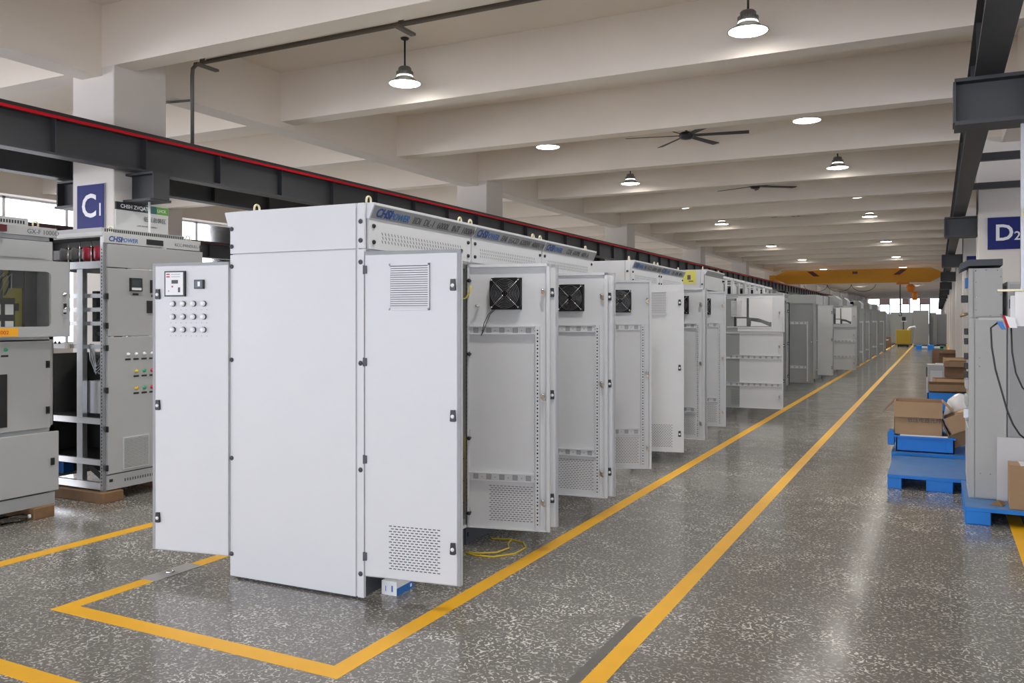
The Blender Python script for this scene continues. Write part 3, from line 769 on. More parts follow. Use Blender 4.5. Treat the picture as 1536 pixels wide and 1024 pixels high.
# windowed upper door standing slightly open
u = MB(); w_, h_ = 1.235, .585; zz = 0
x0, x1, z0, z1 = .25, 1.09, .08, .50
n = 6; r = .035
def rrect(x0, x1, z0, z1, r, n=5):
    p = []
    for cx_, cz_, a0 in ((x1-r, z1-r, 0), (x0+r, z1-r, 90), (x0+r, z0+r, 180), (x1-r, z0+r, 270)):
        for i in range(n+1): a = R(a0+90*i/n); p.append((cx_+r*math.cos(a), cz_+r*math.sin(a)))
    return p
inn = rrect(x0, x1, z0, z1, r); out = []
for (x_, z_) in inn:
    dx, dz = x_-(x0+x1)/2, z_-(z0+z1)/2
    k = min((w_-(x0+x1)/2 if dx > 0 else (x0+x1)/2)/max(abs(dx), 1e-6), (h_-(z0+z1)/2 if dz > 0 else (z0+z1)/2)/max(abs(dz), 1e-6))
    out.append(((x0+x1)/2+dx*k, (z0+z1)/2+dz*k))
# snap the outer ring's corners
for cx_, cz_ in ((0, 0), (w_, 0), (w_, h_), (0, h_)):
    j = min(range(len(out)), key=lambda q: (out[q][0]-cx_)**2+(out[q][1]-cz_)**2); out[j] = (cx_, cz_)
N = len(inn); vs = []; fs = []
for y_ in (-.026, -.022):
    vs += [(p[0], y_, p[1]) for p in inn]+[(p[0], y_, p[1]) for p in out]
for i in range(N):
    q = (i+1) % N
    fs += [(i, N+i, N+q, q), (2*N+i, 2*N+q, 3*N+q, 3*N+i), (i, q, 2*N+q, 2*N+i), (N+i, 3*N+i, 3*N+q, N+q)]
u.add(vs, fs, 'paint_dull')
u.box(w_-.004, -.026, 0, w_, 0, h_, 'paint_dull'); u.box(0, -.026, 0, w_, 0, .004, 'paint_dull'); u.box(0, -.026, h_-.004, w_, 0, h_, 'paint_dull')
ud = u.build('upper_door', t, (.012, .085, 1.418), R(82))
MB().box(x0-.02, -.020, z0-.02, x1+.02, -.016, z1+.02, 'glass').build('window_pane', ud)
b = MB(); b.M = Matrix.Translation((.028, 0, -.01)); b.cyl((1.16, -.026, .34), (1.16, -.04, .34), .014, 'chrome', 12); b.build('key_lock', ud)
b = MB(); b.M = Matrix.Translation((.028, 0, -.01)); b.box(1.148, -.026, .18, 1.172, -.04, .275, 'chrome'); b.box(1.150, -.04, .225, 1.17, -.048, .27, 'black'); b.box(1.150, -.04, .185, 1.17, -.044, .2, 'black'); b.cyl((1.16, -.04, .23), (1.16, -.055, .23), .008, 'chrome', 8); b.build('handle', ud)
pl = MB().box(.56, -.026, .008, .85, -.0275, .07, 'label_orange').build('warning_label', ud); pl['label'] = 'orange label'
put_text('lettering', 'XA.002', .04, 'red_btn', ud, (.66, -.028, .024), (1, 0, 0), (0, -1, 0))
# inside: yellow plate with a breaker and cables
b = MB(); b.box(-.22, .40, 1.43, -.215, 1.19, 1.97, 'yellow_panel'); b.build('mounting_plate', t)['label'] = 'yellow mounting plate behind the window'
b = MB(); b.box(-.26, 1.19, 1.43, -.18, 1.29, 1.97, 'gear_shade_dark'); b.box(-.215, 1.08, 1.80, -.19, 1.19, 1.97, 'gear_shade_dark'); b.build('side_frame', t)
b = MB(); b.box(-.215, .95, 1.43, -.205, 1.03, 1.97, 'slot'); b.build('terminal_plate', t)
b = MB()
for i in range(3):
    b.tube([(-.17, .92+.03*i, 1.74), (-.14, .95+.03*i, 1.86), (-.14, 1.0+.03*i, 1.91), (-.16, 1.05+.01*i, 1.86-.03*i), (-.17, 1.02, 1.74)], .005, ('galv', 'black', 'galv')[i], 8)
b.build('wiring', t)
b = MB(); b.box(-.19, .86, 1.44, -.13, 1.08, 1.72, 'black')
for i in range(2):
    b.box(-.13, .90+.1*i, 1.46, -.125, .965+.1*i, 1.54, 'white'); b.box(-.13, .90+.1*i, 1.59, -.125, .965+.1*i, 1.67, 'white')
b.build('circuit_breaker', t)
b = MB(); b.box(-.215, 1.115, 1.62, -.19, 1.15, 1.68, 'black'); b.build('switch', t)
# wood block and bottle
tag(MB().box(XA-.9, 4.11, 0, XA+.06, 4.28, .09, 'wood').build('timber_block', bevel=.006), 'timber block under the right end of the leftmost grey cabinet', 'timber')
tag(MB().box(XA-.9, 3.0, 0, XA-.35, 3.6, .09, 'wood').build('timber_block', bevel=.006), 'timber block under the left end of the leftmost grey cabinet', 'timber')
bt = thing('plastic_bottle', 'clear crushed plastic bottle lying in front of the timber block on the floor', 'bottle', (XA+.02, 3.98, .035), R(80))
b = MB(); b.M = Matrix.Rotation(PI/2, 4, 'Y'); b.lathe([(0, -.10), (.03, -.10), (.033, -.08), (.028, -.03), (.033, .02), (.031, .06), (.014, .09), (.012, .10), (0, .10)], 'clear_plastic', n=14); b.M = None; b.build('bottle_body', bt)
b = MB(); b.M = Matrix.Rotation(PI/2, 4, 'Y'); b.lathe([(0, .098), (.015, .098), (.015, .115), (0, .115)], 'white', n=12); b.build('cap', bt)

# open-sided cabinet
YB = 4.77; Wb = 1.05
t = thing('switchgear_cabinet', 'grey cabinet with an open side frame showing busbars and cables, beneath the C1 column', 'electrical cabinet', (-6.305, YB, 0), 0)
Db = 1.0
b = MB(); b.box(-Db, Wb-.004, .09, 0, Wb, 1.24, 'paint_dull'); b.box(-.45, Wb-.004, 2.0, 0, Wb, 2.27, 'paint_dull'); b.box(-Db, .04, .09, -Db+.004, Wb, 1.24, 'paint_dull'); b.box(-Db, .04, 2.0, -Db+.004, Wb, 2.27, 'paint_dull'); b.box(-Db, Wb-.045, 1.2, -Db+.004, Wb, 2.05, 'paint_dull')
b.box(-Db, 0, 2.255, 0, Wb, 2.27, 'paint_dull')
for z in (.10, 2.24): b.box(-.03, .01, z, -.004, Wb, z+.03, 'paint_dull')
b.build('body', t)
b = MB()
for x_ in (-.035, -Db): b.box(x_, 0, .09, x_+.035, .035, 2.255, 'galv')
for i in range(70):
    b.box(-.022, -.0006, .14+i*.029, -.012, .0, .152+i*.029, 'hole')
b.box(-.365, .02, .12, -.29, .065, 1.99, 'galv'); b.box(-Db, Wb-.04, .09, -Db+.035, Wb, 2.2, 'galv')
for z, h_ in ((.105, .06), (.31, .05), (.66, .05), (1.99, .06)): b.box(-Db, .0, z, -.035, .03, z+h_, 'alu' if z < 1 else 'galv')
for z in (1.30, 1.50, 1.62, 1.74): b.box(-.50, .05, z, -.035, .07, z+.035, 'galv')
b.box(-.30, .25, .12, -.27, .28, 1.99, 'galv'); b.box(-Db, .0, 1.30, -.5, .03, 1.35, 'white'); b.box(-.27, .10, 1.36, -.215, .14, 1.80, 'gear_shade_dark')
for i in range(8): b.box(-.97+i*.055, -.001, 1.362, -.94+i*.055, .0, 1.338, 'hole')
b.build('side_frame', t)
b = MB(); b.box(-Db+.02, .55, .12, -.06, .57, 1.24, 'gear_shade_dark'); b.box(-Db+.006, .05, .12, -Db+.012, .55, 1.24, 'gear_shade_dark'); b.box(-.28, .32, 1.62, -.19, .36, 1.90, 'paint_dull'); b.box(-.29, .33, 1.20, -.23, .37, 1.62, 'gear_shade_dark')  # dark sheets added inside so the open cabinet reads as shaded
for z in (.36, .71): b.box(-Db+.02, .03, z-.03, -.05, Wb-.02, z-.02, 'gear_shade_dark')
b.box(-.28, .3, 1.80, -.03, .33, 1.90, 'gear_shade_dark'); b.box(-Db+.03, .20, 2.0, -.03, .22, 2.25, 'gear_shade_dark')
b.build('inner_shade_plates', t)
b = MB(); b.box(-.30, .08, .74, -.08, .2, 1.02, 'alu'); b.build('metal_box', t)['label'] = 'shiny metal box'
b = MB()
for i in range(3): b.tube([(-.30+.02*i, .1, 1.34), (-.32+.03*i, .12, 1.2), (-.22, .1, 1.08+.03*i), (-.16-.02*i, .12, 1.16), (-.22, .14, 1.22), (-.27, .12, 1.10), (-.12, .2, 1.03)], .008, 'galv', 8)
b.tube([(-.42, .2, 1.33), (-.40, .2, 1.22), (-.33, .2, 1.2), (-.2, .25, 1.28), (-.06, .2, 1.22)], .012, 'black', 8)
b.tube([(-.07, .3, 1.33), (-.12, .3, 1.25), (-.09, .3, 1.12)], .03, 'brass', 8)
b.build('cables', t)
b = MB()
for i in range(5): b.box(-.21, .08, 1.30+i*.11, -.04, .12, 1.335+i*.11, 'black')
b.box(-.06, .2, .45, -.05, .5, .75, 'wood'); b.box(-.28, .3, .40, -.06, .33, .66, 'wood'); b.box(-.22, .28, .42, -.08, .30, .62, 'white'); b.box(-.22, .275, .46, -.08, .28, .50, 'box_blue')
b.box(-.24, .1, .72, -.04, .3, .735, 'black'); b.add([(-.42, .1, .30), (-.36, .1, .33), (-.10, .12, .17), (-.14, .12, .13)], [(0, 1, 2, 3), (3, 2, 1, 0)], 'slot')
b.box(-.9, .2, .15, -.8, .3, .29, 'box_blue'); b.build('internal_gear', t)
b = MB()
for i in range(4):
    y_ = .10+.0*i; x_ = -.10-.15*i
    b.lathe([(0, 0), (.05, 0), (.06, .02), (.06, .10), (.05, .12), (0, .12)], 'crimson' if i < 2 else 'slot', (x_, .06, 2.06), n=12)
    b.cyl((x_+.075, .02, 2.03), (x_+.075, .02, 2.22), .006, 'chrome', 6)
b.box(-.9, .02, 2.08, -.30, .10, 2.16, 'grey_text')
b.build('busbar_insulators', t)['label'] = 'dark red busbar insulators'
ti = MB(); ti.box(-Db, -.01, 2.265, .0, Wb+.005, 2.30, 'paint_mid'); ti.box(.0, -.005, 2.205, .022, Wb-.03, 2.285, 'paint_mid')
tro = ti.build('canopy_strip', t)
put_text('lettering', 'CHSI', .062, 'blue_text', tro, (.0225, .035, 2.221), (0, 1, 0), (1, 0, 0), .2, bold=.002)
put_text('lettering', 'POWER', .05, 'blue_text_light', tro, (.0225, .155, 2.223), (0, 1, 0), (1, 0, 0), .2, bold=.001)
put_text('lettering', 'KCC-PANDULL-ID', .04, 'grey_text', tro, (.0225, .73, 2.23), (0, 1, 0), (1, 0, 0))
MB().box(.022, .42, 2.22, .026, .60, 2.268, 'black').build('name_plate', tro)
b = MB(); b.box(-.62, .0, 2.295, -.02, Wb-.17, 2.335, 'paint_dull')
for i in range(40): b.box(-.0205, .03+i*.021, 2.302, -.0190, .042+i*.021, 2.328, 'hole')
b.build('top_duct', t)
put('lifting_eye', cached('eye', eye_mesh), t, (-.03, .09, 2.30)); put('lifting_eye', cached('eye', eye_mesh), t, (-.03, Wb-.12, 2.30))
MB().box(-.004, .03, 2.0, .022, Wb+.01, 2.197, 'paint_dull').build('header_panel', t, bevel=.003)
fd = MB().box(-.004, .03, 1.41, .022, Wb+.01, 1.992, 'paint_dull').build('upper_door', t, bevel=.003)
b = MB(); b.box(.022, .242, 1.80, .036, .366, 1.915, 'black'); b.box(.036, .257, 1.84, .037, .351, 1.905, 'screen'); b.box(.036, .257, 1.81, .0375, .356, 1.832, 'white'); b.build('meter', fd)
b = MB(); b.box(.022, .458, 1.79, .036, .58, 1.905, 'black'); b.box(.036, .473, 1.815, .037, .565, 1.895, 'screen'); b.build('meter', fd)
b = MB(); b.box(.022, .275, 1.765, .025, .335, 1.783, 'black'); b.box(.022, .47, 1.755, .025, .54, 1.773, 'black'); b.build('name_plates', fd)
b = MB(); b.box(.022, .422, 1.61, .030, .74, 1.72, 'black'); b.build('black_window', fd)
ld = MB().box(-.004, .03, .235, .022, Wb+.01, 1.402, 'paint_dull').build('lower_door', t, bevel=.003)
def btn(m):
    b = MB(); b.M = Matrix.Rotation(PI/2, 4, 'Y'); b.lathe([(0, 0), (.016, 0), (.016, .006), (.012, .008), (.011, .018), (0, .020)], m, n=12); b.M = None; return b.mesh('push_button')
for i in range(5):
    put('push_button', cached('bw', lambda: btn('white')), ld, (.022, .229+.083*i, 1.25))
    MB().box(.022, .20+.083*i, 1.198, .024, .255+.083*i, 1.214, 'black').build('name_plate', ld)
for z in (1.10, .95):
    for i, m in enumerate(('yellow_btn', 'green', 'red_btn', 'yellow_btn')):
        put('push_button', cached('b'+m, lambda: btn(m)), ld, (.022, .311+.083*i, z)); MB().box(.022, .285+.083*i, z-.052, .024, .34+.083*i, z-.036, 'black').build('name_plate', ld)
b = MB(); b.M = Matrix.Translation((0, -.065, -.13)); b.box(.022, .24, .385, .030, .51, .665, 'paint_mid')
for i in range(22): b.box(.030, .25, .394+i*.0118, .036, .50, .400+i*.0118, 'paint_mid'); b.box(.030, .25, .4005+i*.0118, .0305, .50, .4045+i*.0118, 'slot')
b.build('vent_grille', ld)
for z in (.29, .62, .95, 1.31): MB().box(.010, .018, z-.025, .03, .032, z+.025, 'black').build('hinge', ld)
for z in (1.5, 1.75): MB().box(.010, .018, z-.025, .03, .032, z+.025, 'black').build('hinge', fd)
sk = MB(); sk.box(-.02, .03, .10, .014, Wb, .225, 'paint_dull')
for i in range(30): sk.box(.014, .20+i*.026, .150+.002*(i % 2), .0146, .214+i*.026, .175, 'slot')
sk.box(.014, .05, .165, .0148, .085, .19, 'black'); sk.build('base_skirt', t)
tag(MB().box(-7.2, 4.73, 0, -6.25, 4.93, .09, 'wood').build('timber_block', bevel=.006), 'timber block under the near end of the open-sided cabinet', 'timber')
tag(MB().box(-7.2, 5.45, 0, -6.33, 5.62, .09, 'wood').build('timber_block', bevel=.006), 'timber block under the far end of the open-sided cabinet', 'timber')

# ------------------------------------------------------------------ small things around the near cabinet
bx = thing('small_carton', 'small white and blue carton on the floor under the open near door', 'box', (-2.757, 3.99, 0), R(2))
b = MB(); b.box(-.05, -.09, 0, .05, .09, .078, 'white'); b.box(.0502, -.09, .0, .0505, .09, .042, 'box_blue'); b.box(-.025, -.0905, .02, -.02, -.09, .05, 'blue_text_light'); b.box(.015, -.0905, .02, .025, -.09, .055, 'blue_text_light'); b.build('carton_body', bx)
b = MB(); b.box(.0505, .05, .012, .0508, .07, .03, 'white'); b.box(.0502, .04, .055, .0505, .06, .065, 'slot'); b.build('printed_mark', bx)
tag(MB().tube([(-2.80, 4.83, .006), (-2.70, 4.80, .006), (-2.58, 4.82, .006), (-2.49, 4.95, .006), (-2.49, 5.12, .006), (-2.56, 5.22, .006), (-2.68, 5.26, .006), (-2.80, 5.22, .006), (-2.84, 5.26, .006)], .0055, 'yellow_cable', 6)
    .tube([(-2.80, 4.83, .006), (-2.69, 4.83, .014), (-2.60, 4.90, .012), (-2.58, 5.04, .010), (-2.64, 5.14, .008), (-2.66, 5.24, .016)], .0055, 'yellow_cable', 6).build('loose_wire'), 'thin yellow green wire looped on the floor below the fan door', 'wire')
tp = thing('adhesive_sheet', 'clear plastic film with a small silver fastener stuck over the yellow line', 'sheet', (-4.20, 3.64, 0), R(0))
MB().box(-.06, -.17, .0016, .07, .19, .003, 'film').build('film', tp)
b = MB(); b.lathe([(0, .004), (.03, .004), (.02, .014), (.008, .02), (.008, .035), (0, .035)], 'chrome', n=12); b.build('fastener', tp)

# ------------------------------------------------------------------ right-hand side
def pallet(x0, y0, x1, y1, label, h=.13, rz=0., feet=((0, .16), (.42, .58), (.84, 1.0))):
    t = thing('plastic_pallet', label, 'pallet', (x0, y0, 0), rz, 'blue plastic pallets')
    w, d = x1-x0, y1-y0
    MB().box(0, 0, h-.03, w, d, h, 'pallet_top').box(0, -.002, h-.03, w, .0, h-.002, 'pallet_blue').box(-.002, 0, h-.03, 0, d, h-.002, 'pallet_blue').build('deck', t, bevel=.004)
    m = MB()
    for fx, fe in feet:
        for fy in (0, .38, .76): m_ = MB().box(fx*w, fy*d, 0, fe*w, fy*d+.24*d, h-.03, 'pallet_blue').build('foot', t, bevel=.006)
    return t
pallet(.19, 7.25, 1.25, 8.42, 'blue plastic pallet under the grey cabinet and brown box at the right edge')
pallet(-.41, 8.46, .62, 9.66, 'empty blue plastic pallet in front of the blue bin', feet=((0, .115), (.31, .52), (.86, 1.0)))
pallet(-.44, 9.9, .58, 10.95, 'blue plastic pallet carrying the blue bin and open carton')
pallet(-.12, 18.0, 1.0, 19.1, 'blue plastic pallet under the heap of torn cardboard further along')
# grey test cabinet
t = thing('relay_cabinet', 'light grey cabinet with a black cap standing on the right blue pallet', 'electrical cabinet', (.224, 7.64, .13), 0)
b = MB(); b.box(0, 0, 0, .26, .62, 1.43, 'paint_mid'); b.box(.0, -.012, .01, .038, 0, 1.43, 'paint_mid'); b.box(.046, -.010, .01, .26, 0, 1.42, 'paint_mid'); b.build('lower_body', t)
b = MB(); b.box(0, .01, 1.44, .235, .60, 1.83, 'paint_mid'); b.box(.0, -.004, 1.44, .03, .01, 1.83, 'paint_mid'); b.box(.045, -.006, 1.45, .232, .01, 1.82, 'paint_mid'); b.box(.07, -.004, 1.415, .24, 0, 1.435, 'paint'); b.build('upper_body', t)
b = MB(); b.prism([(-.06, 1.82), (.0, 1.85), (.235, 1.85), (.235, 1.90), (.0, 1.90), (-.06, 1.87)], 'y', -.02, .62, 'plinth'); b.build('cap', t)['label'] = 'black cap'
b = MB()
for (x_, z_) in ((.05, 1.5), (.05, 1.6), (.05, 1.72), (.222, 1.46), (.222, 1.76), (.222, 1.62), (.15, 1.455), (.12, 1.815), (.075, .42), (.075, 1.05), (.075, 1.12), (.20, 1.0), (.23, 1.02), (.08, .20), (.15, .2), (.05, 1.81), (.20, 1.81)):
    b.M = Matrix.Translation((x_, -.010, z_)) @ Matrix.Rotation(PI/2, 4, 'X'); b.lathe([(0, 0), (.005, 0), (.0045, .004), (0, .005)], 'chrome', n=8)
b.M = None; b.build('screws', t)
for i, z_ in enumerate((.95, 1.02, 1.1, 1.22, 1.3)): MB().box(-.03, .08+.03*(i % 2), z_, 0, .16, z_+.05, 'black').build('terminal_block', t, bevel=.004)
for z_ in (.6, .72, .86): MB().box(-.02, .1, z_, 0, .4, z_+.08, 'paint_mid').build('relay', t, bevel=.004)
b = MB(); b.box(-.05, .12, 1.56, 0, .2, 1.62, 'black'); b.build('switch', t, bevel=.004)
b = MB(); b.cyl((-.06, .15, 1.45), (0, .15, 1.47), .012, 'brass'); b.build('rod', t)
b = MB(); b.box(-.02, .1, 1.68, 0, .3, 1.76, 'box_blue'); b.build('meter', t)
b = MB(); b.box(-.008, .05, .10, 0, .58, .55, 'paint_mid'); b.build('side_cover', t)
b = MB(); b.box(-.035, .06, .63, 0, .1, .70, 'galv'); b.build('handle', t)
# second cabinet to its right
t = thing('relay_cabinet', 'grey steel cabinet at the right edge behind the white socket box', 'electrical cabinet', (.487, 7.66, .13), 0)
b = MB(); b.box(0, 0, 0, .6, .6, 1.72, 'paint_mid'); b.box(0, -.004, .02, .006, 0, 1.72, 'plinth'); b.box(.02, -.003, .02, .6, 0, 1.70, 'paint_dull'); b.build('body', t)
MB().box(-.07, -.06, .0, .30, -.044, .50, 'paint').build('lower_cover', t, bevel=.003)
b = MB(); b.M = Matrix.Translation((.03, -.003, 1.60)) @ Matrix.Rotation(PI/2, 4, 'X'); b.lathe([(0, 0), (.007, 0), (.006, .008), (0, .008)], 'black', n=8); b.M = None; b.build('screw', t)
bb = thing('cardboard_box', 'plain brown cardboard box on the near right pallet at the picture edge', 'box', (.485, 7.30, .13), 0)
MB().box(0, 0, 0, .32, .22, .33, 'cardboard').build('carton_body', bb, bevel=.004)
MB().box(.07, -.001, .3295, .12, .22, .3315, 'white').build('tape', bb)
tag(MB().add([(.36, 7.40, .132), (.44, 7.36, .132), (.47, 7.46, .15), (.40, 7.52, .14), (.42, 7.45, .165)], [(0, 1, 4), (1, 2, 4), (2, 3, 4), (3, 0, 4), (3, 2, 1, 0)], 'cardboard_dark').build('crumpled_paper'), 'crumpled dark brown paper scrap on the pallet beside the plain brown box', 'scrap')
# hanging socket box
t = thing('socket_drop', 'steel conduit hanging from the right bracket with a white socket box', 'power outlet', (.475, 6.1, 0), 0)
MB().box(-.012, -.02, 1.72, .03, .02, 2.80, 'galv').build('conduit', t)
b = MB(); b.box(-.045, -.05, 1.51, .16, .06, 1.725, 'white'); b.box(-.07, -.045, 1.53, -.045, .05, 1.70, 'paint'); b.box(-.072, -.02, 1.62, -.07, .03, 1.68, 'slot'); b.build('socket_box', t, bevel=.006)
MB().box(-.14, -.05, 1.728, .10, .06, 1.74, 'cream_metal').build('lid', t)
t2 = thing('plug_connector', 'white plug with red and blue bands in the hanging socket box, its black leads drooping', 'plug', (.38, 6.06, 1.5))
b = MB(); b.add([(-.005, -.03, .075), (.05, -.03, .06), (.06, -.03, .0), (.02, -.03, .0), (-.005, .03, .075), (.05, .03, .06), (.06, .03, .0), (.02, .03, .0)], [(0, 3, 2, 1), (4, 5, 6, 7), (0, 1, 5, 4), (1, 2, 6, 5), (2, 3, 7, 6), (3, 0, 4, 7)], 'white')
b.build('plug_body', t2)
b = MB(); b.add([(-.018, -.03, .08), (-.005, -.03, .075), (.02, -.03, .0), (.008, -.03, .0), (-.018, .03, .08), (-.005, .03, .075), (.02, .03, .0), (.008, .03, .0)], [(0, 3, 2, 1), (4, 5, 6, 7), (0, 1, 5, 4), (1, 2, 6, 5), (2, 3, 7, 6), (3, 0, 4, 7)], 'red'); b.build('red_band', t2)
b = MB(); b.add([(-.05, -.03, .04), (-.02, -.03, .04), (.0, -.03, -.01), (-.02, -.03, -.01), (-.05, .03, .04), (-.02, .03, .04), (.0, .03, -.01), (-.02, .03, -.01)], [(0, 3, 2, 1), (4, 5, 6, 7), (0, 1, 5, 4), (1, 2, 6, 5), (2, 3, 7, 6), (3, 0, 4, 7)], 'box_blue'); b.build('blue_band', t2)
b = MB(); b.tube([(-.045, 0, .03), (-.08, 0, .0), (-.075, 0, -.12), (-.055, 0, -.26), (-.02, 0, -.40), (.01, 0, -.52), (.04, 0, -.60), (.075, 0, -.66), (.12, 0, -.70)], .0055, 'black', 8); b.build('lead', t2)
b = MB(); b.tube([(.03, 0, .0), (.035, 0, -.15), (.055, 0, -.28), (.09, 0, -.37), (.14, 0, -.42)], .005, 'black', 8); b.build('lead', t2)
tag(MB().tube([(.50, 6.02, 2.26), (.478, 6.02, 2.24), (.472, 6.02, 2.2), (.485, 6.02, 2.16), (.52, 6.02, 2.13)], .004, 'yellow_cable', 6).build('hanging_wire'), 'thin yellow wire loop hanging beside the D2 sign at the right edge', 'wire')

# blue bin with carton
t = thing('blue_bin', 'blue plastic bin on the pallet under the printed carton', 'bin', (-.40, 10.0, .13))
b = MB(); w_, d_, h_ = .56, .62, .17
b.box(0, 0, 0, w_, d_, .012, 'pallet_blue'); b.box(.0, 0, 0, w_, .012, h_, 'pallet_blue'); b.box(0, d_-.012, 0, w_, d_, h_, 'pallet_blue'); b.box(0, 0, 0, .012, d_, h_, 'pallet_blue'); b.box(w_-.012, 0, 0, w_, d_, h_, 'pallet_blue')
for i in range(5): b.box(.07+i*.10, -.006, .01, .08+i*.10, 0, h_-.01, 'pallet_blue')
b.box(-.015, -.015, h_-.02, w_+.015, d_+.015, h_, 'pallet_blue'); b.build('tub', t)
MB().box(-.085, .02, .06, -.016, .30, .20, 'pallet_blue').build('side_handle', t, bevel=.006)
MB().box(.04, -.018, h_, .50, .03, h_+.012, 'white').build('white_strip', t)
t = thing('cardboard_box', 'open brown cardboard carton with printed characters standing in the blue bin', 'box', (-.42, 10.06, .302))
b = MB(); w_, d_, h_ = .47, .45, .36
b.box(0, 0, 0, w_, .006, h_, 'cardboard'); b.box(0, d_-.006, 0, w_, d_, h_, 'cardboard'); b.box(0, 0, 0, .006, d_, h_, 'cardboard'); b.box(w_-.006, 0, 0, w_, d_, h_, 'cardboard'); b.box(0, 0, 0, w_, d_, .006, 'cardboard'); b.build('carton_body', t)
b = MB(); b.add([(0, -.004, h_), (w_, -.004, h_), (w_, -.030, h_-.165), (0, -.030, h_-.165), (0, -.008, h_), (w_, -.008, h_), (w_, -.034, h_-.165), (0, -.034, h_-.165)], [(0, 1, 2, 3), (7, 6, 5, 4), (3, 2, 6, 7), (0, 4, 5, 1), (0, 3, 7, 4), (1, 5, 6, 2)], 'cardboard'); b.build('front_flap', t)
b = MB(); b.add([(0, .02, h_), (0, d_-.02, h_), (-.11, d_-.02, h_-.12), (-.11, .02, h_-.12), (-.003, .02, h_+.004), (-.003, d_-.02, h_+.004), (-.114, d_-.02, h_-.117), (-.114, .02, h_-.117)], [(0, 1, 2, 3), (7, 6, 5, 4), (0, 4, 5, 1), (1, 5, 6, 2), (2, 6, 7, 3), (3, 7, 4, 0)], 'cardboard_dark'); b.build('side_flap', t)
b = MB(); b.add([(w_, .02, h_), (w_, d_-.02, h_), (w_+.10, d_-.02, h_-.10), (w_+.10, .02, h_-.10), (w_+.003, .02, h_+.004), (w_+.003, d_-.02, h_+.004), (w_+.103, d_-.02, h_-.097), (w_+.103, .02, h_-.097)], [(3, 2, 1, 0), (4, 5, 6, 7), (0, 4, 5, 1), (1, 5, 6, 2), (2, 6, 7, 3), (3, 7, 4, 0)], 'cardboard'); b.build('side_flap', t)
put_text('lettering', '低压电器元件', .055, 'grey_text', t, (.13, -.0005, .145), (1, 0, 0), (0, -1, 0))
t = thing('cardboard_box', 'tilted brown carton wedged between the printed carton and the grey cabinet', 'box', (.20, 10.05, .14))
b = MB(); b.M = Matrix.Rotation(R(-24), 4, 'Y'); b.box(0, 0, .06, .30, .36, .20, 'cardboard_dark'); b.box(.02, -.01, .20, .29, .36, .38, 'cardboard'); b.box(-.02, -.005, .05, -.005, .36, .42, 'cardboard_dark'); b.M = None; b.build('carton_body', t)
b = MB()
random.seed(3)
prof = []
t = thing('plastic_bag', 'translucent white plastic bag bulging out behind the tilted carton', 'bag', (.22, 10.62, .13))
for i in range(10):
    a = i/9*PI; prof.append((max(.002, .15*math.sin(a)**.8), .30-.30*math.cos(a)))
b.lathe(prof, 'plastic_bag', n=18); me = b.mesh('bag_body')
for v in me.vertices:
    n_ = .012*math.sin(40*v.co.x+3*v.co.z*9)+.01*math.sin(31*v.co.y+25*v.co.z); v.co.x += n_; v.co.y += n_*.7
put('bag_body', me, t)
# torn cardboard heap further along
def carton(x, y, z, w, d, h, rz, label, m='cardboard', flaps=True):
    t = thing('cardboard_box', label, 'box', (x, y, z), R(rz), 'cardboard cartons heaped along the right columns')
    b = MB(); b.box(0, 0, 0, w, .006, h, m); b.box(0, d-.006, 0, w, d, h, m); b.box(0, 0, 0, .006, d, h, m); b.box(w-.006, 0, 0, w, d, h, m); b.box(0, 0, 0, w, d, .006, m); b.build('carton_body', t)
    if flaps:
        q = MB(); q.add([(0, 0, h), (w, 0, h), (w, -.08, h-.1), (0, -.08, h-.1), (0, 0, h+.004), (w, 0, h+.004), (w, -.084, h-.1), (0, -.084, h-.1)], [(0, 1, 2, 3), (7, 6, 5, 4), (0, 4, 5, 1), (1, 5, 6, 2), (2, 6, 7, 3), (3, 7, 4, 0)], m); q.build('flap', t)
    return t
t = thing('blue_bin', 'long blue bin holding flattened cardboard further along the right side', 'bin', (-.15, 15.6, 0), 0)
b = MB(); b.box(0, 0, .0, .95, .9, .05, 'pallet_blue'); b.box(0, 0, 0, .95, .03, .34, 'pallet_blue'); b.box(0, .87, 0, .95, .9, .34, 'pallet_blue'); b.box(0, 0, 0, .03, .9, .34, 'pallet_blue'); b.box(.92, 0, 0, .95, .9, .34, 'pallet_blue'); b.build('tub', t, bevel=.008)
carton(-.12, 15.65, .05, .75, .75, .42, 2, 'flattened brown carton inside the long blue bin', 'cardboard_dark')
carton(-.02, 18.1, .13, .55, .5, .28, 8, 'low brown carton on the pallet of torn cardboard', 'cardboard')
carton(.12, 18.25, .45, .5, .45, .30, -12, 'dark brown carton on top of the torn cardboard heap', 'cardboard_dark')
carton(.15, 19.6, .0, .55, .6, .75, 4, 'tall brown carton behind the torn cardboard heap', 'cardboard')
t = thing('equipment_box', 'grey metal equipment box beside the torn cardboard heap', 'box', (-.18, 19.4, 0), R(3))
MB().box(0, 0, 0, .32, .6, .62, 'paint_mid').build('casing', t, bevel=.01); MB().box(-.01, .1, .36, 0, .5, .56, 'black').build('dark_window', t); MB().box(.05, -.01, .1, .27, 0, .5, 'paint').build('front_plate', t)
carton(.05, 23.5, 0, .5, .5, .36, 10, 'brown carton on the floor past the heap, near the third right column', 'cardboard_dark')
t = thing('storage_crate', 'low white crate past the third right column', 'crate', (-.05, 27.2, 0), 0)
b = MB(); b.box(0, 0, 0, .6, .9, .04, 'white'); b.box(0, 0, 0, .6, .03, .26, 'white'); b.box(0, .87, 0, .6, .9, .26, 'white'); b.box(0, 0, 0, .03, .9, .26, 'white'); b.box(.57, 0, 0, .6, .9, .26, 'white'); b.build('tub', t); MB().box(.3, -.01, .1, .5, 0, .18, 'box_blue').build('label_plate', t)
carton(.05, 31.0, 0, .6, .6, .55, 20, 'reddish brown carton further along the right side', 'cardboard_dark')
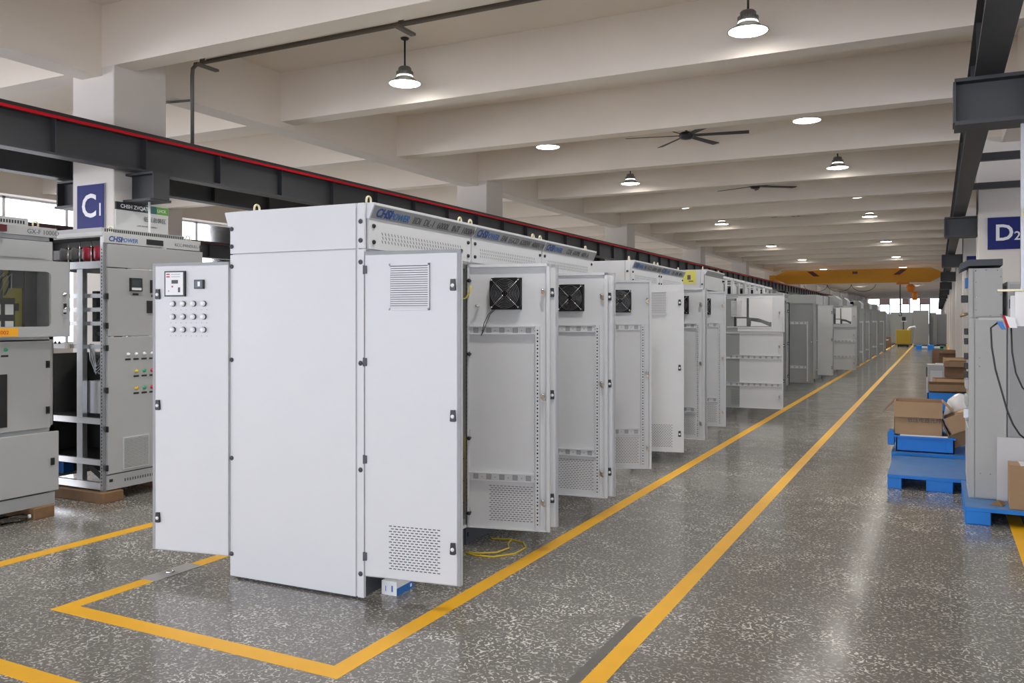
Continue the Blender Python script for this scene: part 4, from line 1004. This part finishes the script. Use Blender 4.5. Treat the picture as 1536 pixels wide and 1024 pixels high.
# wall equipment by the right columns
t = thing('hose_cabinet', 'red fire hose cabinet far along the right columns', 'fire cabinet', (.02, 63.0, 0), 0)
MB().box(0, 0, .2, .5, .24, 1.5, 'red_btn').build('casing', t); MB().box(.08, -.01, .5, .42, 0, 1.2, 'white').build('door_panel', t); MB().box(.05, .02, 0, .45, .22, .2, 'plinth').build('stand', t)

# ------------------------------------------------------------------ far end
t = thing('floor_scrubber', 'yellow box-shaped machine standing at the far end of the aisle', 'machine', (-2.12, 52.9, 0))
MB().box(0, 0, .14, .78, 1.1, .98, 'machine_yellow').build('casing', t, bevel=.03)
b = MB(); b.box(.10, .05, .03, .62, 1.0, .14, 'black'); b.build('chassis', t)
for (x_, y_) in ((.12, .15), (.60, .15), (.12, .95), (.60, .95)): MB().cyl((x_-.04, y_, .07), (x_+.04, y_, .07), .07, 'black').build('wheel', t)
b = MB(); b.tube([(.38, .5, .95), (.38, .5, 1.45)], .03, 'black'); b.box(.25, .45, 1.45, .55, .55, 1.49, 'white'); b.box(.3, .45, 1.49, .5, .52, 1.72, 'black'); b.build('control_mast', t)
b = MB(); b.tube([(.6, .5, 1.0), (.75, .5, 1.12), (.95, .5, 1.16), (1.02, .5, 1.08)], .05, 'white'); b.build('hose', t)
farc = [(-1.28, 55.0, .82, 2.10, 'two-door'), (-.42, 55.6, .36, 1.95, 'narrow'), (-2.6, 57.5, 1.25, 2.02, 'wide'), (-3.9, 58.5, 1.0, 2.02, 'plain'), (-.46, 57.0, .95, 1.9, 'broad'), (-3.3, 60.5, 1.0, 1.95, 'rearmost'), (-5.6, 62.0, 2.2, 2.1, 'widest')]
for (x_, y_, w_, h_, nm) in farc:
    t = thing('switchgear_cabinet', '%s grey cabinet standing across the far end of the aisle' % nm, 'electrical cabinet', (x_, y_, 0), 0, 'cabinets at the far end of the aisle')
    MB().box(0, 0, .06, w_, .9, h_, 'paint_far_dimmed').build('body', t); MB().box(.02, .03, 0, w_-.02, .85, .06, 'plinth').build('plinth', t)
    b = MB(); n = 2 if w_ > .7 else 1
    for i in range(n): b.box(.03+i*(w_-.03)/n, -.02, .12, (i+1)*(w_-.03)/n, 0, h_-.25, 'paint_far_dimmed')
    b.box(.0, -.01, h_-.2, w_, 0, h_, 'paint_far_dimmed'); b.build('front_doors', t)
t = thing('pallet_truck', 'blue pallet truck parked in front of the far cabinets', 'pallet truck', (-.88, 48.6, 0))
b = MB(); b.box(0, 0, .08, 1.15, .2, .16, 'white'); b.box(0, .45, .08, 1.15, .65, .16, 'white'); b.build('forks', t)
MB().box(.42, -.06, 0, .72, .7, .24, 'pallet_blue').build('body', t, bevel=.02)
MB().box(-.12, -.02, 0, .16, .66, .22, 'pallet_blue').build('end_block', t, bevel=.02); MB().box(1.0, 0, 0, 1.16, .64, .2, 'green').build('wheel_block', t)
for i in range(2):
    t = thing('cardboard_box', '%s brown carton left of the yellow machine' % ('larger' if i == 0 else 'smaller'), 'box', (-3.3+.62*i, 51.5, 0), 0)
    MB().box(0, 0, 0, .45-.1*i, .6, .75-.15*i, 'cardboard_dark').build('carton_body', t); MB().box(.05, -.004, .55-.15*i, .35-.1*i, 0, .6-.15*i, 'white').build('tape', t)
# overhead crane
t = thing('overhead_crane', 'yellow single-girder overhead crane spanning the bay', 'crane', (-3.52, 43.9, 3.47))
b = MB(); Lc = 3.72
b.prism([(-Lc+.5, 0-.14), (Lc-.5, -.14), (Lc, .12), (Lc, .32), (Lc-.45, .52), (-Lc+.45, .52), (-Lc, .32), (-Lc, .12)], 'y', -.2, .2, 'crane_yellow'); b.build('girder', t)
b = MB()
for s_ in (-1, 1):
    x_ = s_*1.95; k = s_*.16
    b.add([(x_-.14+k, -.203, .47), (x_+.14+k, -.203, .47), (x_+.14-k, -.203, .22), (x_-.14-k, -.203, .22)], [(0, 3, 2, 1)], 'maroon')
b.box(-.15, -.203, .30, .08, -.201, .42, 'slot'); b.build('stripes', t)
for s_ in (-1, 1): MB().box(s_*3.80-.10, -1.1, .0, s_*3.80+.10, 1.1, .28, 'crane_yellow').build('end_carriage', t)
t2 = thing('chain_hoist', 'orange electric chain hoist hanging below the crane girder', 'hoist', (-1.45, 43.9, 3.33))
b = MB(); b.box(-.28, -.12, -.10, .28, .12, .0, 'orange'); b.build('trolley', t2)
b = MB(); b.M = Matrix.Translation((.32, 0, -.28)) @ Matrix.Rotation(R(90), 4, 'X'); b.lathe([(0, -.2), (.17, -.2), (.2, -.1), (.2, .1), (.17, .2), (0, .2)], 'orange', n=16); b.M = None; b.build('motor', t2)
b = MB(); b.lathe([(0, -.85), (.10, -.85), (.13, -.6), (.13, -.45), (0, -.45)], 'orange', (.50, 0, 0), n=14); b.cyl((.40, 0, -.45), (.40, 0, -.35), .03, 'black'); b.build('chain_bag', t2)
b = MB(); b.cyl((-.13, 0, -.05), (-.13, 0, -1.42), .022, 'black'); b.tube([(-.13, 0, -1.42), (-.06, 0, -1.48), (-.07, 0, -1.58), (-.14, 0, -1.6), (-.19, 0, -1.53)], .02, 'black'); b.build('chain_hook', t2)
b = MB()
for k_ in range(3):
    x0 = -1.2-1.1*k_; b.tube([(x0+.55*(1-math.cos(PI*j/8)) - 1.1+.0, .15, -.05-.35*math.sin(PI*j/8)) for j in range(9)], .012, 'black', 6)
b.build('festoon_cable', t2)

# ------------------------------------------------------------------ light
w = bpy.data.worlds.new('world'); SC.world = w; w.use_nodes = True
bg = w.node_tree.nodes['Background']; bg.inputs[0].default_value = (.83, .87, 1.0, 1); bg.inputs[1].default_value = 2.65
def area(name, loc, rot, sx, sy, power, col=(1, 1, 1), portal=False):
    l = bpy.data.lights.new(name, 'AREA'); l.shape = 'RECTANGLE'; l.size = sx; l.size_y = sy; l.energy = power; l.color = col
    o = bpy.data.objects.new(name, l); COL.objects.link(o); o.location = loc; o.rotation_euler = rot
    if portal: l.cycles.is_portal = True
    return o
area('portal_gate', ((XL+XR)/2, Y0-.1, 2.4), (R(90), 0, 0), XR-XL, 4.8, 1, portal=True)
area('portal_left_windows', (XL+.05, 35, 2.6), (0, R(-90), 0), 3.2, 90, 1, portal=True)
area('portal_right_windows', (XR-.05, 35, 2.2), (0, R(90), 0), 1.6, 90, 1, portal=True)
area('daylight_left_windows', (XL-.5, 35, 2.6), (0, R(-90), 0), 3.1, 100, 2200, (1, .95, .95))
SC.view_settings.view_transform = 'Standard'; SC.view_settings.look = 'None'; SC.view_settings.gamma = 1; SC.view_settings.use_curve_mapping = False
SC.view_settings.exposure = .93
SC.cycles.max_bounces = 10; SC.cycles.diffuse_bounces = 6; SC.cycles.glossy_bounces = 4; SC.cycles.use_denoising = True
SC.cycles.sample_clamp_indirect = 6
SC.cycles.caustics_reflective = False; SC.cycles.caustics_refractive = False
